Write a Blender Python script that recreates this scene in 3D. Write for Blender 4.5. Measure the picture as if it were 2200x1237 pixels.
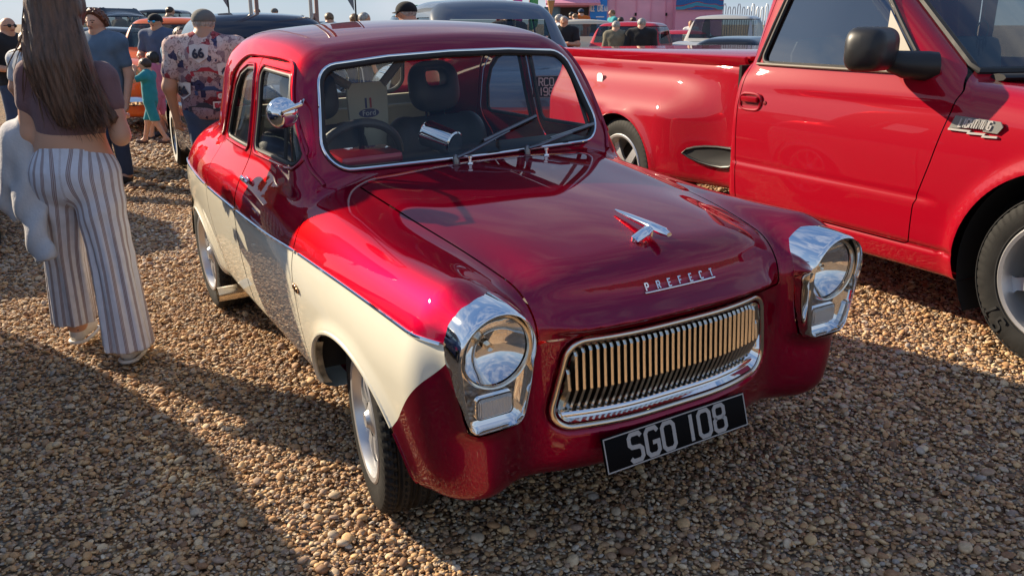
import bpy, bmesh, math, random
import numpy as np
from mathutils import Vector, Matrix, Euler
for _o in list(bpy.data.objects): bpy.data.objects.remove(_o)
SC = bpy.context.scene
COL = SC.collection
rad = math.radians
# ---------------------------------------------------------------- camera
FPX = 1872.6                       # focal length in pixels of a 2200 px wide frame
CAMP = Vector((-1.51298, -2.31598, 1.40780))
YAW, PITCH = -0.5122, rad(16.8875)
_cy, _sy, _cp, _sp = math.cos(YAW), math.sin(YAW), math.cos(PITCH), math.sin(PITCH)
CF = Vector((-_sy*_cp, _cy*_cp, -_sp)); CR = Vector((_cy, _sy, 0)); CU = CR.cross(CF)
cam = bpy.data.cameras.new('camera'); cam.sensor_width = 36; cam.lens = FPX/2200*36
cam.clip_start = .05; cam.clip_end = 3000
camo = bpy.data.objects.new('camera', cam); COL.objects.link(camo)
_m = Matrix((CR, CU, -CF)).transposed().to_4x4(); _m.translation = CAMP
camo.matrix_world = _m
SC.camera = camo
# ---------------------------------------------------------------- sky and sun
SUN_AZ = rad(-29.5)                # clockwise from +Y
SUN_EL = rad(25.5)
wd = bpy.data.worlds.new('World'); SC.world = wd; wd.use_nodes = True
nt = wd.node_tree; nt.nodes.clear()
out = nt.nodes.new('ShaderNodeOutputWorld'); bg = nt.nodes.new('ShaderNodeBackground')
sky = nt.nodes.new('ShaderNodeTexSky'); sky.sky_type = 'NISHITA'; sky.sun_disc = False
sky.sun_elevation = SUN_EL; sky.sun_rotation = SUN_AZ
sky.air_density = 1.0; sky.dust_density = .1; sky.ozone_density = 1.3
tc = nt.nodes.new('ShaderNodeTexCoord')
mp = nt.nodes.new('ShaderNodeMapping'); mp.inputs['Scale'].default_value = (1.0, 1.0, 3.2)
nz = nt.nodes.new('ShaderNodeTexNoise'); nz.inputs['Scale'].default_value = 2.6; nz.inputs['Detail'].default_value = 7; nz.inputs['Roughness'].default_value = .56
cr = nt.nodes.new('ShaderNodeValToRGB'); cr.color_ramp.elements[0].position = .46; cr.color_ramp.elements[1].position = .74
mxc = nt.nodes.new('ShaderNodeMix'); mxc.data_type = 'RGBA'
hs = nt.nodes.new('ShaderNodeHueSaturation'); hs.inputs['Saturation'].default_value = .8
pz = nt.nodes.new('ShaderNodeSeparateXYZ'); nt.links.new(tc.outputs['Generated'], pz.inputs[0])
pr = nt.nodes.new('ShaderNodeValToRGB'); pe = pr.color_ramp.elements; pe[0].position = 0; pe[0].color = (.41, .57, .78, 1); pe[1].position = .75; pe[1].color = (.13, .27, .58, 1)
nt.links.new(pz.outputs['Z'], pr.inputs['Fac'])
pm_ = nt.nodes.new('ShaderNodeMix'); pm_.data_type = 'RGBA'; pm_.blend_type = 'MULTIPLY'; pm_.inputs['Factor'].default_value = 1; nt.links.new(pr.outputs['Color'], pm_.inputs['A']); pm_.inputs['B'].default_value = (9, 9, 9, 1)
hz = nt.nodes.new('ShaderNodeMix'); hz.data_type = 'RGBA'; hz.inputs['Factor'].default_value = .74
nt.links.new(hs.outputs['Color'], hz.inputs['A']); nt.links.new(pm_.outputs['Result'], hz.inputs['B'])
nt.links.new(tc.outputs['Generated'], mp.inputs['Vector']); nt.links.new(mp.outputs['Vector'], nz.inputs['Vector'])
nt.links.new(nz.outputs['Fac'], cr.inputs['Fac']); nt.links.new(sky.outputs['Color'], hs.inputs['Color'])
mm = nt.nodes.new('ShaderNodeMath'); mm.operation = 'MULTIPLY'; mm.inputs[1].default_value = .75
nt.links.new(cr.outputs['Color'], mm.inputs[0]); nt.links.new(mm.outputs[0], mxc.inputs['Factor'])
nt.links.new(hz.outputs['Result'], mxc.inputs['A']); mxc.inputs['B'].default_value = (7.6, 7.7, 8.3, 1)
nt.links.new(mxc.outputs['Result'], bg.inputs['Color']); bg.inputs['Strength'].default_value = .061
nt.links.new(bg.outputs[0], out.inputs[0])
sl = bpy.data.lights.new('sun', 'SUN'); sl.energy = 5.0; sl.angle = rad(.55); sl.color = (1, .84, .62)
so = bpy.data.objects.new('sun', sl); COL.objects.link(so)
SUND = Vector((math.cos(SUN_EL)*math.sin(SUN_AZ), math.cos(SUN_EL)*math.cos(SUN_AZ), math.sin(SUN_EL)))
so.rotation_euler = SUND.to_track_quat('Z', 'Y').to_euler(); so.location = (0, 0, 12)
SC.view_settings.view_transform = 'Standard'; SC.view_settings.look = 'None'
SC.view_settings.exposure = 0.80; SC.view_settings.gamma = 1; SC.view_settings.use_curve_mapping = False
SC.render.engine = 'CYCLES'
SC.cycles.max_bounces = 10; SC.cycles.transparent_max_bounces = 24; SC.cycles.glossy_bounces = 5; SC.cycles.diffuse_bounces = 3
SC.cycles.use_denoising = True; SC.cycles.caustics_reflective = False; SC.cycles.caustics_refractive = False
SC.cycles.sample_clamp_indirect = 6
RNG = np.random.default_rng(7)

# ---------------------------------------------------------------- helpers
def ground_z(x, y):                # the stones lie a little higher to the right and fall away behind the saloon
    x = np.asarray(x, float); y = np.asarray(y, float); t = np.clip((y-2.7)/4.5, 0, 1); t = t*t*(3-2*t)
    return .0915*np.tanh(x/2.42)*(1-.6*t)+.06*np.tanh(y/5.2)-.25*t
def pixd(a, b, D):                 # world point seen at photo pixel (a,b) at depth D
    d = CF*FPX + CR*(a-1100) + CU*(618.5-b)
    return CAMP + d*(D/FPX)
def pixg(a, b, z=0.):
    d = CF*FPX + CR*(a-1100) + CU*(618.5-b)
    return CAMP + d*((z-CAMP.z)/d.z)

class Spl:                          # natural cubic spline as piecewise polynomials, linear in its knot values
    def __init__(s, k):
        s.k = k = np.asarray(k, float); n = len(k); h = np.diff(k)
        A = np.zeros((n, n)); B = np.zeros((n, n)); A[0, 0] = A[-1, -1] = 1
        for i in range(1, n-1):
            A[i, i-1] = h[i-1]; A[i, i] = 2*(h[i-1]+h[i]); A[i, i+1] = h[i]
            B[i, i-1] = 6/h[i-1]; B[i, i+1] = 6/h[i]; B[i, i] = -6/h[i-1]-6/h[i]
        M = np.linalg.solve(A, B); E = np.eye(n); P = np.zeros((n+1, 4, n)); s.o = np.empty(n+1)
        for i in range(n-1):
            P[i+1, 0] = E[i]; P[i+1, 1] = (E[i+1]-E[i])/h[i]-h[i]*(2*M[i]+M[i+1])/6
            P[i+1, 2] = M[i]/2; P[i+1, 3] = (M[i+1]-M[i])/(6*h[i]); s.o[i+1] = k[i]
        s.o[0] = k[0]; s.o[n] = k[-1]; P[0, 0] = E[0]; P[0, 1] = P[1, 1]
        P[n, 0] = E[-1]; P[n, 1] = (E[-1]-E[-2])/h[-1]+h[-1]*(M[-2]+2*M[-1])/6
        s.P = P
    def loc(s, x):
        i = np.searchsorted(s.k, x, 'right'); u = x-s.o[i]; return i, u
    def basis(s, x):
        i, u = s.loc(np.asarray(x, float)); return np.einsum('nk,nkj->nj', np.stack([u*0+1, u, u*u, u*u*u], 1), s.P[i])
def spl1(pairs):
    k = np.array(pairs, float); S = Spl(k[:, 0]); Cf = S.P@k[:, 1]
    def f(x):
        x = np.asarray(x); i, u = S.loc(x); c = Cf[i]
        return (c[..., 0]+u*(c[..., 1]+u*(c[..., 2]+u*c[..., 3]))).astype(x.dtype if x.dtype == np.float32 else float)
    return f
class Ten:                          # tensor product spline over (a,b); sym mirrors a about 0
    def __init__(s, ak, bk, Z, sym=False, axes=(0, 1)):
        s.axes = axes
        Z = np.array(Z, float); ak = np.array(ak, float)
        if sym: Z = np.concatenate([Z[:0:-1], Z]); ak = np.concatenate([-ak[:0:-1], ak])
        s.A, s.B, s.Z = Spl(ak), Spl(bk), Z
        s.Cf = np.einsum('iam,mn,jbn->ijab', s.A.P, Z, s.B.P)
    def __call__(s, a, b):
        a = np.asarray(a, float); b = np.asarray(b, float)
        if a.ndim == 3:
            ax, bx = s.axes
            G = s.A.basis(a.ravel())@s.Z@s.B.basis(b.ravel()).T
            sh = [1, 1, 1]; sh[ax] = a.size; sh[bx] = b.size
            return (G if ax < bx else G.T).reshape(sh).astype(np.float32)
        i, u = s.A.loc(a); j, v = s.B.loc(b); c = s.Cf[i, j]
        q = c[:, :, 0]+v[:, None]*(c[:, :, 1]+v[:, None]*(c[:, :, 2]+v[:, None]*c[:, :, 3]))
        return q[:, 0]+u*(q[:, 1]+u*(q[:, 2]+u*q[:, 3]))
def smax(a, b, k):
    h = np.maximum(k-np.abs(a-b), 0)/k; return np.maximum(a, b)+h*h*(k*.25)
def smin(a, b, k): return -smax(-a, -b, k)
def sstep(a, b, x):
    t = np.clip((x-np.float32(a))/np.float32(b-a), np.float32(0), np.float32(1)); return t*t*(3-2*t)

def surfnet(f, lo, hi, h, proj=4):  # smooth quad surface of f=0, verts moved on to it, normals from its gradient
    ax = [np.arange(lo[i]-h, hi[i]+2*h, h) for i in range(3)]
    X = ax[0].reshape(-1, 1, 1); Y = ax[1].reshape(1, -1, 1); Z = ax[2].reshape(1, 1, -1)
    X, Y, Z = (q.astype(np.float32) for q in (X, Y, Z))
    G = np.empty((len(ax[0]), len(ax[1]), len(ax[2])), np.float32)
    for j0 in range(0, len(ax[1]), 10): G[:, j0:j0+10] = f(X, Y[:, j0:j0+10], Z)
    s = G < 0
    c = np.zeros(tuple(n-1 for n in s.shape), np.int8)
    for i in (0, 1):
        for j in (0, 1):
            for k in (0, 1):
                c += s[i:s.shape[0]-1+i, j:s.shape[1]-1+j, k:s.shape[2]-1+k]
    act = (c > 0) & (c < 8); ids = np.argwhere(act); idx = np.full(act.shape, -1, np.int64); idx[act] = np.arange(len(ids))
    acc = np.zeros((len(ids), 3)); cnt = np.zeros(len(ids))
    I, J, K = ids.T
    corners = [(i, j, k) for i in (0, 1) for j in (0, 1) for k in (0, 1)]
    for p in range(8):
        for q in range(p+1, 8):
            a, b = corners[p], corners[q]
            if sum(abs(a[t]-b[t]) for t in range(3)) != 1: continue
            va = G[I+a[0], J+a[1], K+a[2]]; vb = G[I+b[0], J+b[1], K+b[2]]
            m = (va < 0) != (vb < 0); t = np.where(m, va/np.where(m, va-vb, 1), 0)
            for d in range(3): acc[:, d] += np.where(m, a[d]+t*(b[d]-a[d]), 0)
            cnt += m
    V = (ids+acc/cnt[:, None])*h+np.array([a[0] for a in ax])
    Q = []
    for d in range(3):
        e, g = [(1, 2), (2, 0), (0, 1)][d]
        sl0 = [slice(None)]*3; sl1 = [slice(None)]*3
        sl0[d] = slice(0, -1); sl1[d] = slice(1, None)
        ch = s[tuple(sl0)] != s[tuple(sl1)]
        E_ = np.argwhere(ch); E_ = E_[(E_[:, e] > 0) & (E_[:, g] > 0) & (E_[:, e] < act.shape[e]) & (E_[:, g] < act.shape[g])]
        if not len(E_): continue
        de = np.zeros(3, int); de[e] = 1; dg = np.zeros(3, int); dg[g] = 1
        q = np.stack([idx[tuple((E_-o).T)] for o in (de*0, de, de+dg, dg)], 1)
        fl = s[tuple(E_.T)]
        q[~fl] = q[~fl][:, ::-1]
        Q.append(q)
    Q = np.concatenate(Q); Q = Q[(Q >= 0).all(1)]
    def grad(P, e=h*.15):
        g = np.empty_like(P)
        for d in range(3):
            o = np.zeros(3); o[d] = e
            g[:, d] = (f(*(P+o).T)-f(*(P-o).T))/(2*e)
        return g
    for _ in range(proj):
        g = grad(V); v = f(*V.T); st = -(v/np.maximum((g*g).sum(1), .05))[:, None]*g
        l = np.linalg.norm(st, axis=1, keepdims=True); V = V+st*np.minimum(1, .7*h/np.maximum(l, 1e-9))
    g = grad(V, h*.35); Nn = g/np.maximum(np.linalg.norm(g, axis=1, keepdims=True), 1e-9)
    T = np.concatenate([Q[:, [0, 1, 2]], Q[:, [0, 2, 3]]])
    a, b, cc = V[T[:, 0]], V[T[:, 1]], V[T[:, 2]]
    fn = np.cross(b-a, cc-a); flip = (fn*Nn[T[:, 0]]).sum(1).sum() < 0
    if flip: T = T[:, ::-1]
    return V, Nn, T

class Skin:                         # triangles that can be cut along the zero line of a scalar field
    def __init__(s, V, N, T, lab=None):
        s.V, s.N, s.T = V, N, T; s.lab = np.zeros(len(T), int) if lab is None else lab
    def split(s, fld, mask=None):   # cut; returns per-triangle sign (True = inside, fld<0)
        v = fld(*s.V.T).astype(float); v = np.where(np.abs(v) < 1e-7, 1e-7, v)
        t = v[s.T] < 0; n = t.sum(1); mix = (n == 1) | (n == 2)
        Tm = s.T[mix]; tm = t[mix]; nm = n[mix]; lm = s.lab[mix]
        lone = np.where(nm == 1, np.argmax(tm, 1), np.argmin(tm, 1))
        r = np.stack([lone, (lone+1) % 3, (lone+2) % 3], 1); Tm = np.take_along_axis(Tm, r, 1)
        A, B, C = Tm.T
        key = np.concatenate([np.stack([np.minimum(A, B), np.maximum(A, B)], 1), np.stack([np.minimum(A, C), np.maximum(A, C)], 1)])
        if len(key) == 0: return n == 3
        uk, inv = np.unique(key, axis=0, return_inverse=True); inv = inv.ravel()
        va, vb = v[uk[:, 0]], v[uk[:, 1]]; w = (va/(va-vb))[:, None]
        nv = s.V[uk[:, 0]]*(1-w)+s.V[uk[:, 1]]*w; nn = s.N[uk[:, 0]]*(1-w)+s.N[uk[:, 1]]*w
        nn /= np.maximum(np.linalg.norm(nn, axis=1, keepdims=True), 1e-9)
        o = len(s.V); ab = o+inv[:len(A)]; ac = o+inv[len(A):]
        s.V = np.concatenate([s.V, nv]); s.N = np.concatenate([s.N, nn])
        newT = np.concatenate([np.stack([A, ab, ac], 1), np.stack([ab, B, C], 1), np.stack([ab, C, ac], 1)])
        li = nm == 1
        newS = np.concatenate([li, ~li, ~li])
        keepS = (n == 3)[~mix]
        s.T = np.concatenate([s.T[~mix], newT]); s.lab = np.concatenate([s.lab[~mix], lm, lm, lm])
        return np.concatenate([keepS, newS])
    def cut(s, fld, label, only=None):      # triangles inside fld get the label (of those now labelled in only)
        ins = s.split(fld)
        if only is not None: ins = ins & np.isin(s.lab, only)
        s.lab = np.where(ins, label, s.lab)
    def part(s, label):
        T = s.T[np.isin(s.lab, label)]; u, inv = np.unique(T, return_inverse=True)
        return s.V[u], s.N[u], inv.reshape(-1, 3), s.lab[np.isin(s.lab, label)]

def sdpoly(P, r=0.):                # signed distance to a polygon with rounded corners, as fn of two coords
    P = np.array(P, float)
    if r: # shrink towards inside by r then round
        c = P.mean(0); n = len(P); Q = []
        ar = 0.5*np.sum(P[:, 0]*np.roll(P[:, 1], -1)-np.roll(P[:, 0], -1)*P[:, 1]); sg = 1 if ar > 0 else -1
        for i in range(n):
            a, b, d = P[i-1], P[i], P[(i+1) % n]
            e1 = (b-a)/np.linalg.norm(b-a); e2 = (d-b)/np.linalg.norm(d-b)
            n1 = sg*np.array([-e1[1], e1[0]]); n2 = sg*np.array([-e2[1], e2[0]])
            m = n1+n2; Q.append(b+m*(r/max(.15, 1+n1@n2)))
        P = np.array(Q)
    def f(x, y):
        x = np.asarray(x); y = np.asarray(y)
        d = np.full(x.shape, 1e9, x.dtype); ins = np.zeros(x.shape, bool)
        for i in range(len(P)):
            a = P[i]; b = P[i-1]; e = b-a; wx = x-a[0]; wy = y-a[1]
            t = np.clip((wx*e[0]+wy*e[1])/(e@e), 0, 1)
            d = np.minimum(d, (wx-e[0]*t)**2+(wy-e[1]*t)**2)
            c = ((a[1] > y) != (b[1] > y)) & (x < (b[0]-a[0])*(y-a[1])/(b[1]-a[1]+1e-12)+a[0]); ins ^= c
        return np.where(ins, -1, 1).astype(x.dtype)*np.sqrt(d)-x.dtype.type(r)
    return f

# ---------------------------------------------------------------- object builders
def link(o, parent=None):
    COL.objects.link(o)
    if parent: o.parent = parent
    return o
def tag(o, label=None, cat=None, group=None, kind=None):
    if label: o['label'] = label
    if cat: o['category'] = cat
    if group: o['group'] = group
    if kind: o['kind'] = kind
    return o
def thing(name, label, cat, loc=(0, 0, 0), rotz=0, group=None, mat4=None):
    o = bpy.data.objects.new(name, None); COL.objects.link(o); o.empty_display_size = .2
    if mat4 is not None: o.matrix_world = mat4
    else: o.location = loc; o.rotation_euler = (0, 0, rotz)
    return tag(o, label, cat, group)
def mesh(name, V, F, mat, parent=None, smooth=True, normals=None, mats=None, mi=None, auto=None):
    me = bpy.data.meshes.new(name)
    me.from_pydata([tuple(map(float, v)) for v in V] if not isinstance(V, np.ndarray) else V.tolist(), [], F.tolist() if isinstance(F, np.ndarray) else F)
    for m in (mats or [mat]): me.materials.append(m)
    if mi is not None: me.polygons.foreach_set('material_index', np.asarray(mi, np.int32))
    if smooth: me.polygons.foreach_set('use_smooth', np.ones(len(me.polygons), bool))
    me.update()
    if normals is not None:
        me.normals_split_custom_set_from_vertices(normals.tolist())
    elif auto is not None:
        me.set_sharp_from_angle(angle=rad(auto))
    o = bpy.data.objects.new(name, me)
    return link(o, parent)
class MB:                           # collects simple shapes into one mesh
    def __init__(s): s.V = []; s.F = []; s.M = []
    def add(s, V, F, m=0):
        o = len(s.V); s.V += [tuple(map(float, v)) for v in V]; s.F += [tuple(int(i)+o for i in f) for f in F]; s.M += [m]*len(F); return s
    def box(s, c, d, rot=None, m=0, bev=0.):
        bm = bmesh.new(); bmesh.ops.create_cube(bm, size=1)
        for v in bm.verts: v.co = Vector((v.co.x*d[0], v.co.y*d[1], v.co.z*d[2]))
        if bev: bmesh.ops.bevel(bm, geom=bm.edges[:], offset=bev, segments=2, profile=.6, affect='EDGES')
        R = Euler(rot).to_matrix() if rot is not None and not isinstance(rot, Matrix) else rot
        V = [((R@v.co) if R is not None else v.co)+Vector(c) for v in bm.verts]
        bm.verts.index_update(); F = [[v.index for v in f.verts] for f in bm.faces]; bm.free()
        return s.add(V, F, m)
    def tube(s, P, r, n=10, m=0, closed=False, caps=True, flat=None, up=None):
        P = [Vector(p) for p in P]; k = len(P); rr = r if hasattr(r, '__len__') else [r]*k
        V = []; F = []; pu = None
        for i, p in enumerate(P):
            t = (P[(i+1) % k]-P[i-1]) if closed else (P[min(i+1, k-1)]-P[max(i-1, 0)])
            t = t.normalized() if t.length > 1e-9 else Vector((0, 0, 1))
            if up is not None: u0 = Vector(up[i] if hasattr(up[0], '__len__') else up)
            else: u0 = pu if pu is not None else (Vector((0, 0, 1)) if abs(t.z) < .9 else Vector((1, 0, 0)))
            a = t.cross(u0); a = a.normalized() if a.length > 1e-6 else t.orthogonal().normalized()
            b = a.cross(t).normalized(); pu = b
            for j in range(n):
                w = 2*math.pi*j/n; fx = flat if flat else 1
                V.append(p+a*(math.cos(w)*rr[i])+b*(math.sin(w)*rr[i]*fx))
        for i in range(k if closed else k-1):
            for j in range(n):
                i2 = (i+1) % k; F.append((i*n+j, i*n+(j+1) % n, i2*n+(j+1) % n, i2*n+j))
        if caps and not closed:
            F.append(tuple(range(n))[::-1]); F.append(tuple((k-1)*n+j for j in range(n)))
        return s.add(V, F, m)
    def lathe(s, prof, n=48, axis='x', c=(0, 0, 0), m=0, R=None, a0=0, a1=2*math.pi):
        V = []; F = []; full = abs(a1-a0-2*math.pi) < 1e-6; k = len(prof); nn = n if full else n+1
        for j in range(nn):
            w = a0+(a1-a0)*j/n; cs, sn = math.cos(w), math.sin(w)
            for (a, r) in prof:
                p = Vector((a, r*cs, r*sn)) if axis == 'x' else Vector((r*cs, r*sn, a)) if axis == 'z' else Vector((r*sn, a, r*cs))
                V.append((R@p if R is not None else p)+Vector(c))
        for j in range(n):
            j2 = (j+1) % nn
            for i in range(k-1): F.append((j*k+i, j*k+i+1, j2*k+i+1, j2*k+i))
        return s.add(V, F, m)
    def prism(s, P, d, org=(0, 0, 0), ex=(1, 0, 0), ey=(0, 0, 1), ez=(0, -1, 0), m=0):  # outline P in (ex,ey) pushed d along ez
        ex, ey, ez, org = Vector(ex), Vector(ey), Vector(ez), Vector(org); n = len(P)
        V = [org+ex*p[0]+ey*p[1] for p in P]+[org+ex*p[0]+ey*p[1]+ez*d for p in P]
        F = [tuple(range(n))[::-1], tuple(range(n, 2*n))]+[(i, (i+1) % n, n+(i+1) % n, n+i) for i in range(n)]
        return s.add(V, F, m)
    def sphere(s, c, r, nu=16, nv=10, m=0, R=None):
        r = r if hasattr(r, '__len__') else (r, r, r); V = []; F = []
        for j in range(nv+1):
            t = math.pi*j/nv
            for i in range(nu):
                w = 2*math.pi*i/nu; p = Vector((r[0]*math.sin(t)*math.cos(w), r[1]*math.sin(t)*math.sin(w), r[2]*math.cos(t)))
                V.append((R@p if R is not None else p)+Vector(c))
        for j in range(nv):
            for i in range(nu): F.append((j*nu+i, (j+1)*nu+i, (j+1)*nu+(i+1) % nu, j*nu+(i+1) % nu))
        return s.add(V, F, m)
    def build(s, name, mat, parent=None, smooth=True, auto=35, mats=None):
        o = mesh(name, s.V, s.F, mat, parent, smooth, mats=mats, mi=s.M if mats else None, auto=auto if smooth else None)
        bm = bmesh.new(); bm.from_mesh(o.data); bmesh.ops.recalc_face_normals(bm, faces=bm.faces[:]); bm.to_mesh(o.data); bm.free()
        if smooth and auto: o.data.set_sharp_from_angle(angle=rad(auto))
        return o
def strokes(mb, lines, th, dep, org, ex, ey, ez, m=0):          # thick polylines as flat raised bars
    ex, ey, ez, org = Vector(ex), Vector(ey), Vector(ez), Vector(org)
    for L in lines:
        cl = L[0] == L[-1] and len(L) > 2; P = [Vector(p) for p in (L[:-1] if cl else L)]; n = len(P); A = []; B = []
        for i in range(n):
            if cl: t0 = (P[i]-P[i-1]).normalized(); t1 = (P[(i+1) % n]-P[i]).normalized()
            else: t0 = (P[i]-P[max(i-1, 0)]) if i else P[1]-P[0]; t1 = (P[min(i+1, n-1)]-P[i]) if i < n-1 else t0; t0 = t0.normalized(); t1 = t1.normalized()
            n0 = Vector((-t0.y, t0.x)); n1 = Vector((-t1.y, t1.x)); mm_ = n0+n1; mm_ = mm_*(th/2/max(.35, 1+n0.dot(n1)))
            A.append(P[i]+mm_); B.append(P[i]-mm_)
        V = []
        for a, b in zip(A, B):
            for q in (a, b): V.append(org+ex*q.x+ey*q.y); V.append(org+ex*q.x+ey*q.y+ez*dep)
        F = []
        for i in range(n if cl else n-1):
            j = (i+1) % n; a, b = i*4, j*4
            F += [(a+1, a+3, b+3, b+1), (a, a+1, b+1, b), (a+2, b+2, b+3, a+3)]
        if not cl: F += [(0, 2, 3, 1), (4*n-4, 4*n-3, 4*n-1, 4*n-2)]
        mb.add(V, F, m)
_c = .22
GLYPH = {  # unit box .58 wide, 1 high
 'S': [[(.56, .86), (.47, .98), (.12, .98), (.02, .86), (.02, .62), (.12, .52), (.46, .49), (.56, .39), (.56, .13), (.46, .02), (.11, .02), (.02, .13)]],
 'G': [[(.56, .84), (.46, .98), (.13, .98), (.02, .85), (.02, .15), (.13, .02), (.45, .02), (.56, .14), (.56, .46), (.3, .46)]],
 'O': [[(.13, .98), (.02, .85), (.02, .15), (.13, .02), (.45, .02), (.56, .15), (.56, .85), (.45, .98), (.13, .98)]],
 '0': [[(.13, .98), (.02, .85), (.02, .15), (.13, .02), (.45, .02), (.56, .15), (.56, .85), (.45, .98), (.13, .98)]],
 '1': [[(.29, 0), (.29, 1)]],
 '8': [[(.14, .98), (.05, .88), (.05, .63), (.14, .53), (.44, .53), (.53, .63), (.53, .88), (.44, .98), (.14, .98)], [(.14, .53), (.02, .42), (.02, .13), (.13, .02), (.45, .02), (.56, .13), (.56, .42), (.44, .53)]],
 '9': [[(.03, .12), (.13, .02), (.45, .02), (.56, .15), (.56, .86), (.45, .98), (.13, .98), (.02, .86), (.02, .57), (.13, .46), (.56, .46)]],
 '6': [[(.55, .88), (.45, .98), (.13, .98), (.02, .85), (.02, .14), (.13, .02), (.45, .02), (.56, .14), (.56, .43), (.45, .54), (.02, .54)]],
 'R': [[(.02, 0), (.02, .98), (.44, .98), (.55, .87), (.55, .6), (.44, .49), (.02, .49)], [(.3, .49), (.57, 0)]],
 'C': [[(.56, .84), (.46, .98), (.13, .98), (.02, .85), (.02, .15), (.13, .02), (.45, .02), (.56, .15)]],
 'P': [[(.02, 0), (.02, .98), (.44, .98), (.55, .87), (.55, .58), (.44, .47), (.02, .47)]],
 'E': [[(.55, .98), (.02, .98), (.02, .02), (.55, .02)], [(.02, .51), (.46, .51)]],
 'F': [[(.55, .98), (.02, .98), (.02, 0)], [(.02, .51), (.46, .51)]],
 'T': [[(0, .98), (.58, .98)], [(.29, .98), (.29, 0)]],
 'L': [[(.02, 1), (.02, .02), (.55, .02)]], 'I': [[(.29, 0), (.29, 1)]],
 'H': [[(.02, 0), (.02, 1)], [(.56, 0), (.56, 1)], [(.02, .5), (.56, .5)]],
 'N': [[(.02, 0), (.02, .98), (.56, .02), (.56, 1)]],
 'A': [[(0, 0), (.29, 1), (.58, 0)], [(.12, .33), (.46, .33)]],
 'M': [[(.02, 0), (.02, .98), (.29, .4), (.56, .98), (.56, 0)]],
 'X': [[(0, 0), (.58, 1)], [(.58, 0), (0, 1)]],
}
def text_strokes(mb, txt, h, gap, th, dep, org, ex, ey, ez, shear=0., m=0, wx=1.):
    x = 0.
    adv = lambda ch: .28 if ch == ' ' else (.34 if ch in '1I' else .58)*wx
    tot = sum(adv(ch)+gap for ch in txt)-gap
    for ch in txt:
        w = adv(ch)
        if ch != ' ':
            off = -.12*wx if ch in '1I' else 0
            L = [[((x-tot/2+off+p[0]*wx+shear*p[1])*h, p[1]*h) for p in l] for l in GLYPH[ch]]
            strokes(mb, L, th, dep, org, ex, ey, ez, m)
        x += w+gap
def letters(txt, h, gap, th, dep, org, ex, ey, ez, mat, parent, shear=0., wx=1.):   # each character a part of its own
    x = 0.; adv = lambda ch: .28 if ch == ' ' else (.34 if ch in '1I' else .58)*wx
    tot = sum(adv(ch)+gap for ch in txt)-gap
    for ch in txt:
        if ch != ' ':
            mb = MB(); off = -.12*wx if ch in '1I' else 0
            strokes(mb, [[((x-tot/2+off+p[0]*wx+shear*p[1])*h, p[1]*h) for p in l] for l in GLYPH[ch]], th, dep, org, ex, ey, ez); mb.build('letter', mat, parent, smooth=False)
        x += adv(ch)+gap
def font_mesh(name, txt, size, mat, parent, M4, extrude=.001, align='CENTER', offset=0.):
    cu = bpy.data.curves.new(name, 'FONT'); cu.body = txt; cu.size = size; cu.extrude = extrude; cu.align_x = align; cu.offset = offset
    cu.resolution_u = 3
    o = bpy.data.objects.new(name, cu); COL.objects.link(o)
    me = bpy.data.meshes.new_from_object(o.evaluated_get(bpy.context.evaluated_depsgraph_get()))
    bpy.data.objects.remove(o); bpy.data.curves.remove(cu)
    me.name = name; me.materials.clear(); me.materials.append(mat)
    me.transform(M4)
    return link(bpy.data.objects.new(name, me), parent)
def frame_mat(org, ex, ey):
    ex = Vector(ex).normalized(); ey = Vector(ey); ez = ex.cross(ey).normalized(); ey = ez.cross(ex)
    M = Matrix((ex, ey, ez)).transposed().to_4x4(); M.translation = Vector(org); return M
def copy_tree(o, parent=None):
    c = o.copy(); COL.objects.link(c); c.parent = parent
    for ch in list(o.children): copy_tree(ch, c)
    return c
# ---------------------------------------------------------------- materials
MAT = {}
def bsdf(name, col, rough=.5, metal=0., coat=0., coat_r=.03, spec=.5, ior=1.5, sheen=0., alpha=1.):
    m = bpy.data.materials.new(name); m.use_nodes = True; b = m.node_tree.nodes['Principled BSDF']
    b.inputs['Base Color'].default_value = (*col, 1); b.inputs['Roughness'].default_value = rough; b.inputs['Metallic'].default_value = metal
    b.inputs['Coat Weight'].default_value = coat; b.inputs['Coat Roughness'].default_value = coat_r
    b.inputs['Specular IOR Level'].default_value = spec; b.inputs['IOR'].default_value = ior; b.inputs['Sheen Weight'].default_value = sheen
    MAT[name] = m; return m
def N_(m, t, **k):
    n = m.node_tree.nodes.new(t)
    for a, v in k.items():
        if a.startswith('i_'): n.inputs[a[2:].replace('_', ' ')].default_value = v
        else: setattr(n, a, v)
    return n
def L_(m, a, b): m.node_tree.links.new(a, b)
def B_(m): return m.node_tree.nodes['Principled BSDF']
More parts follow.
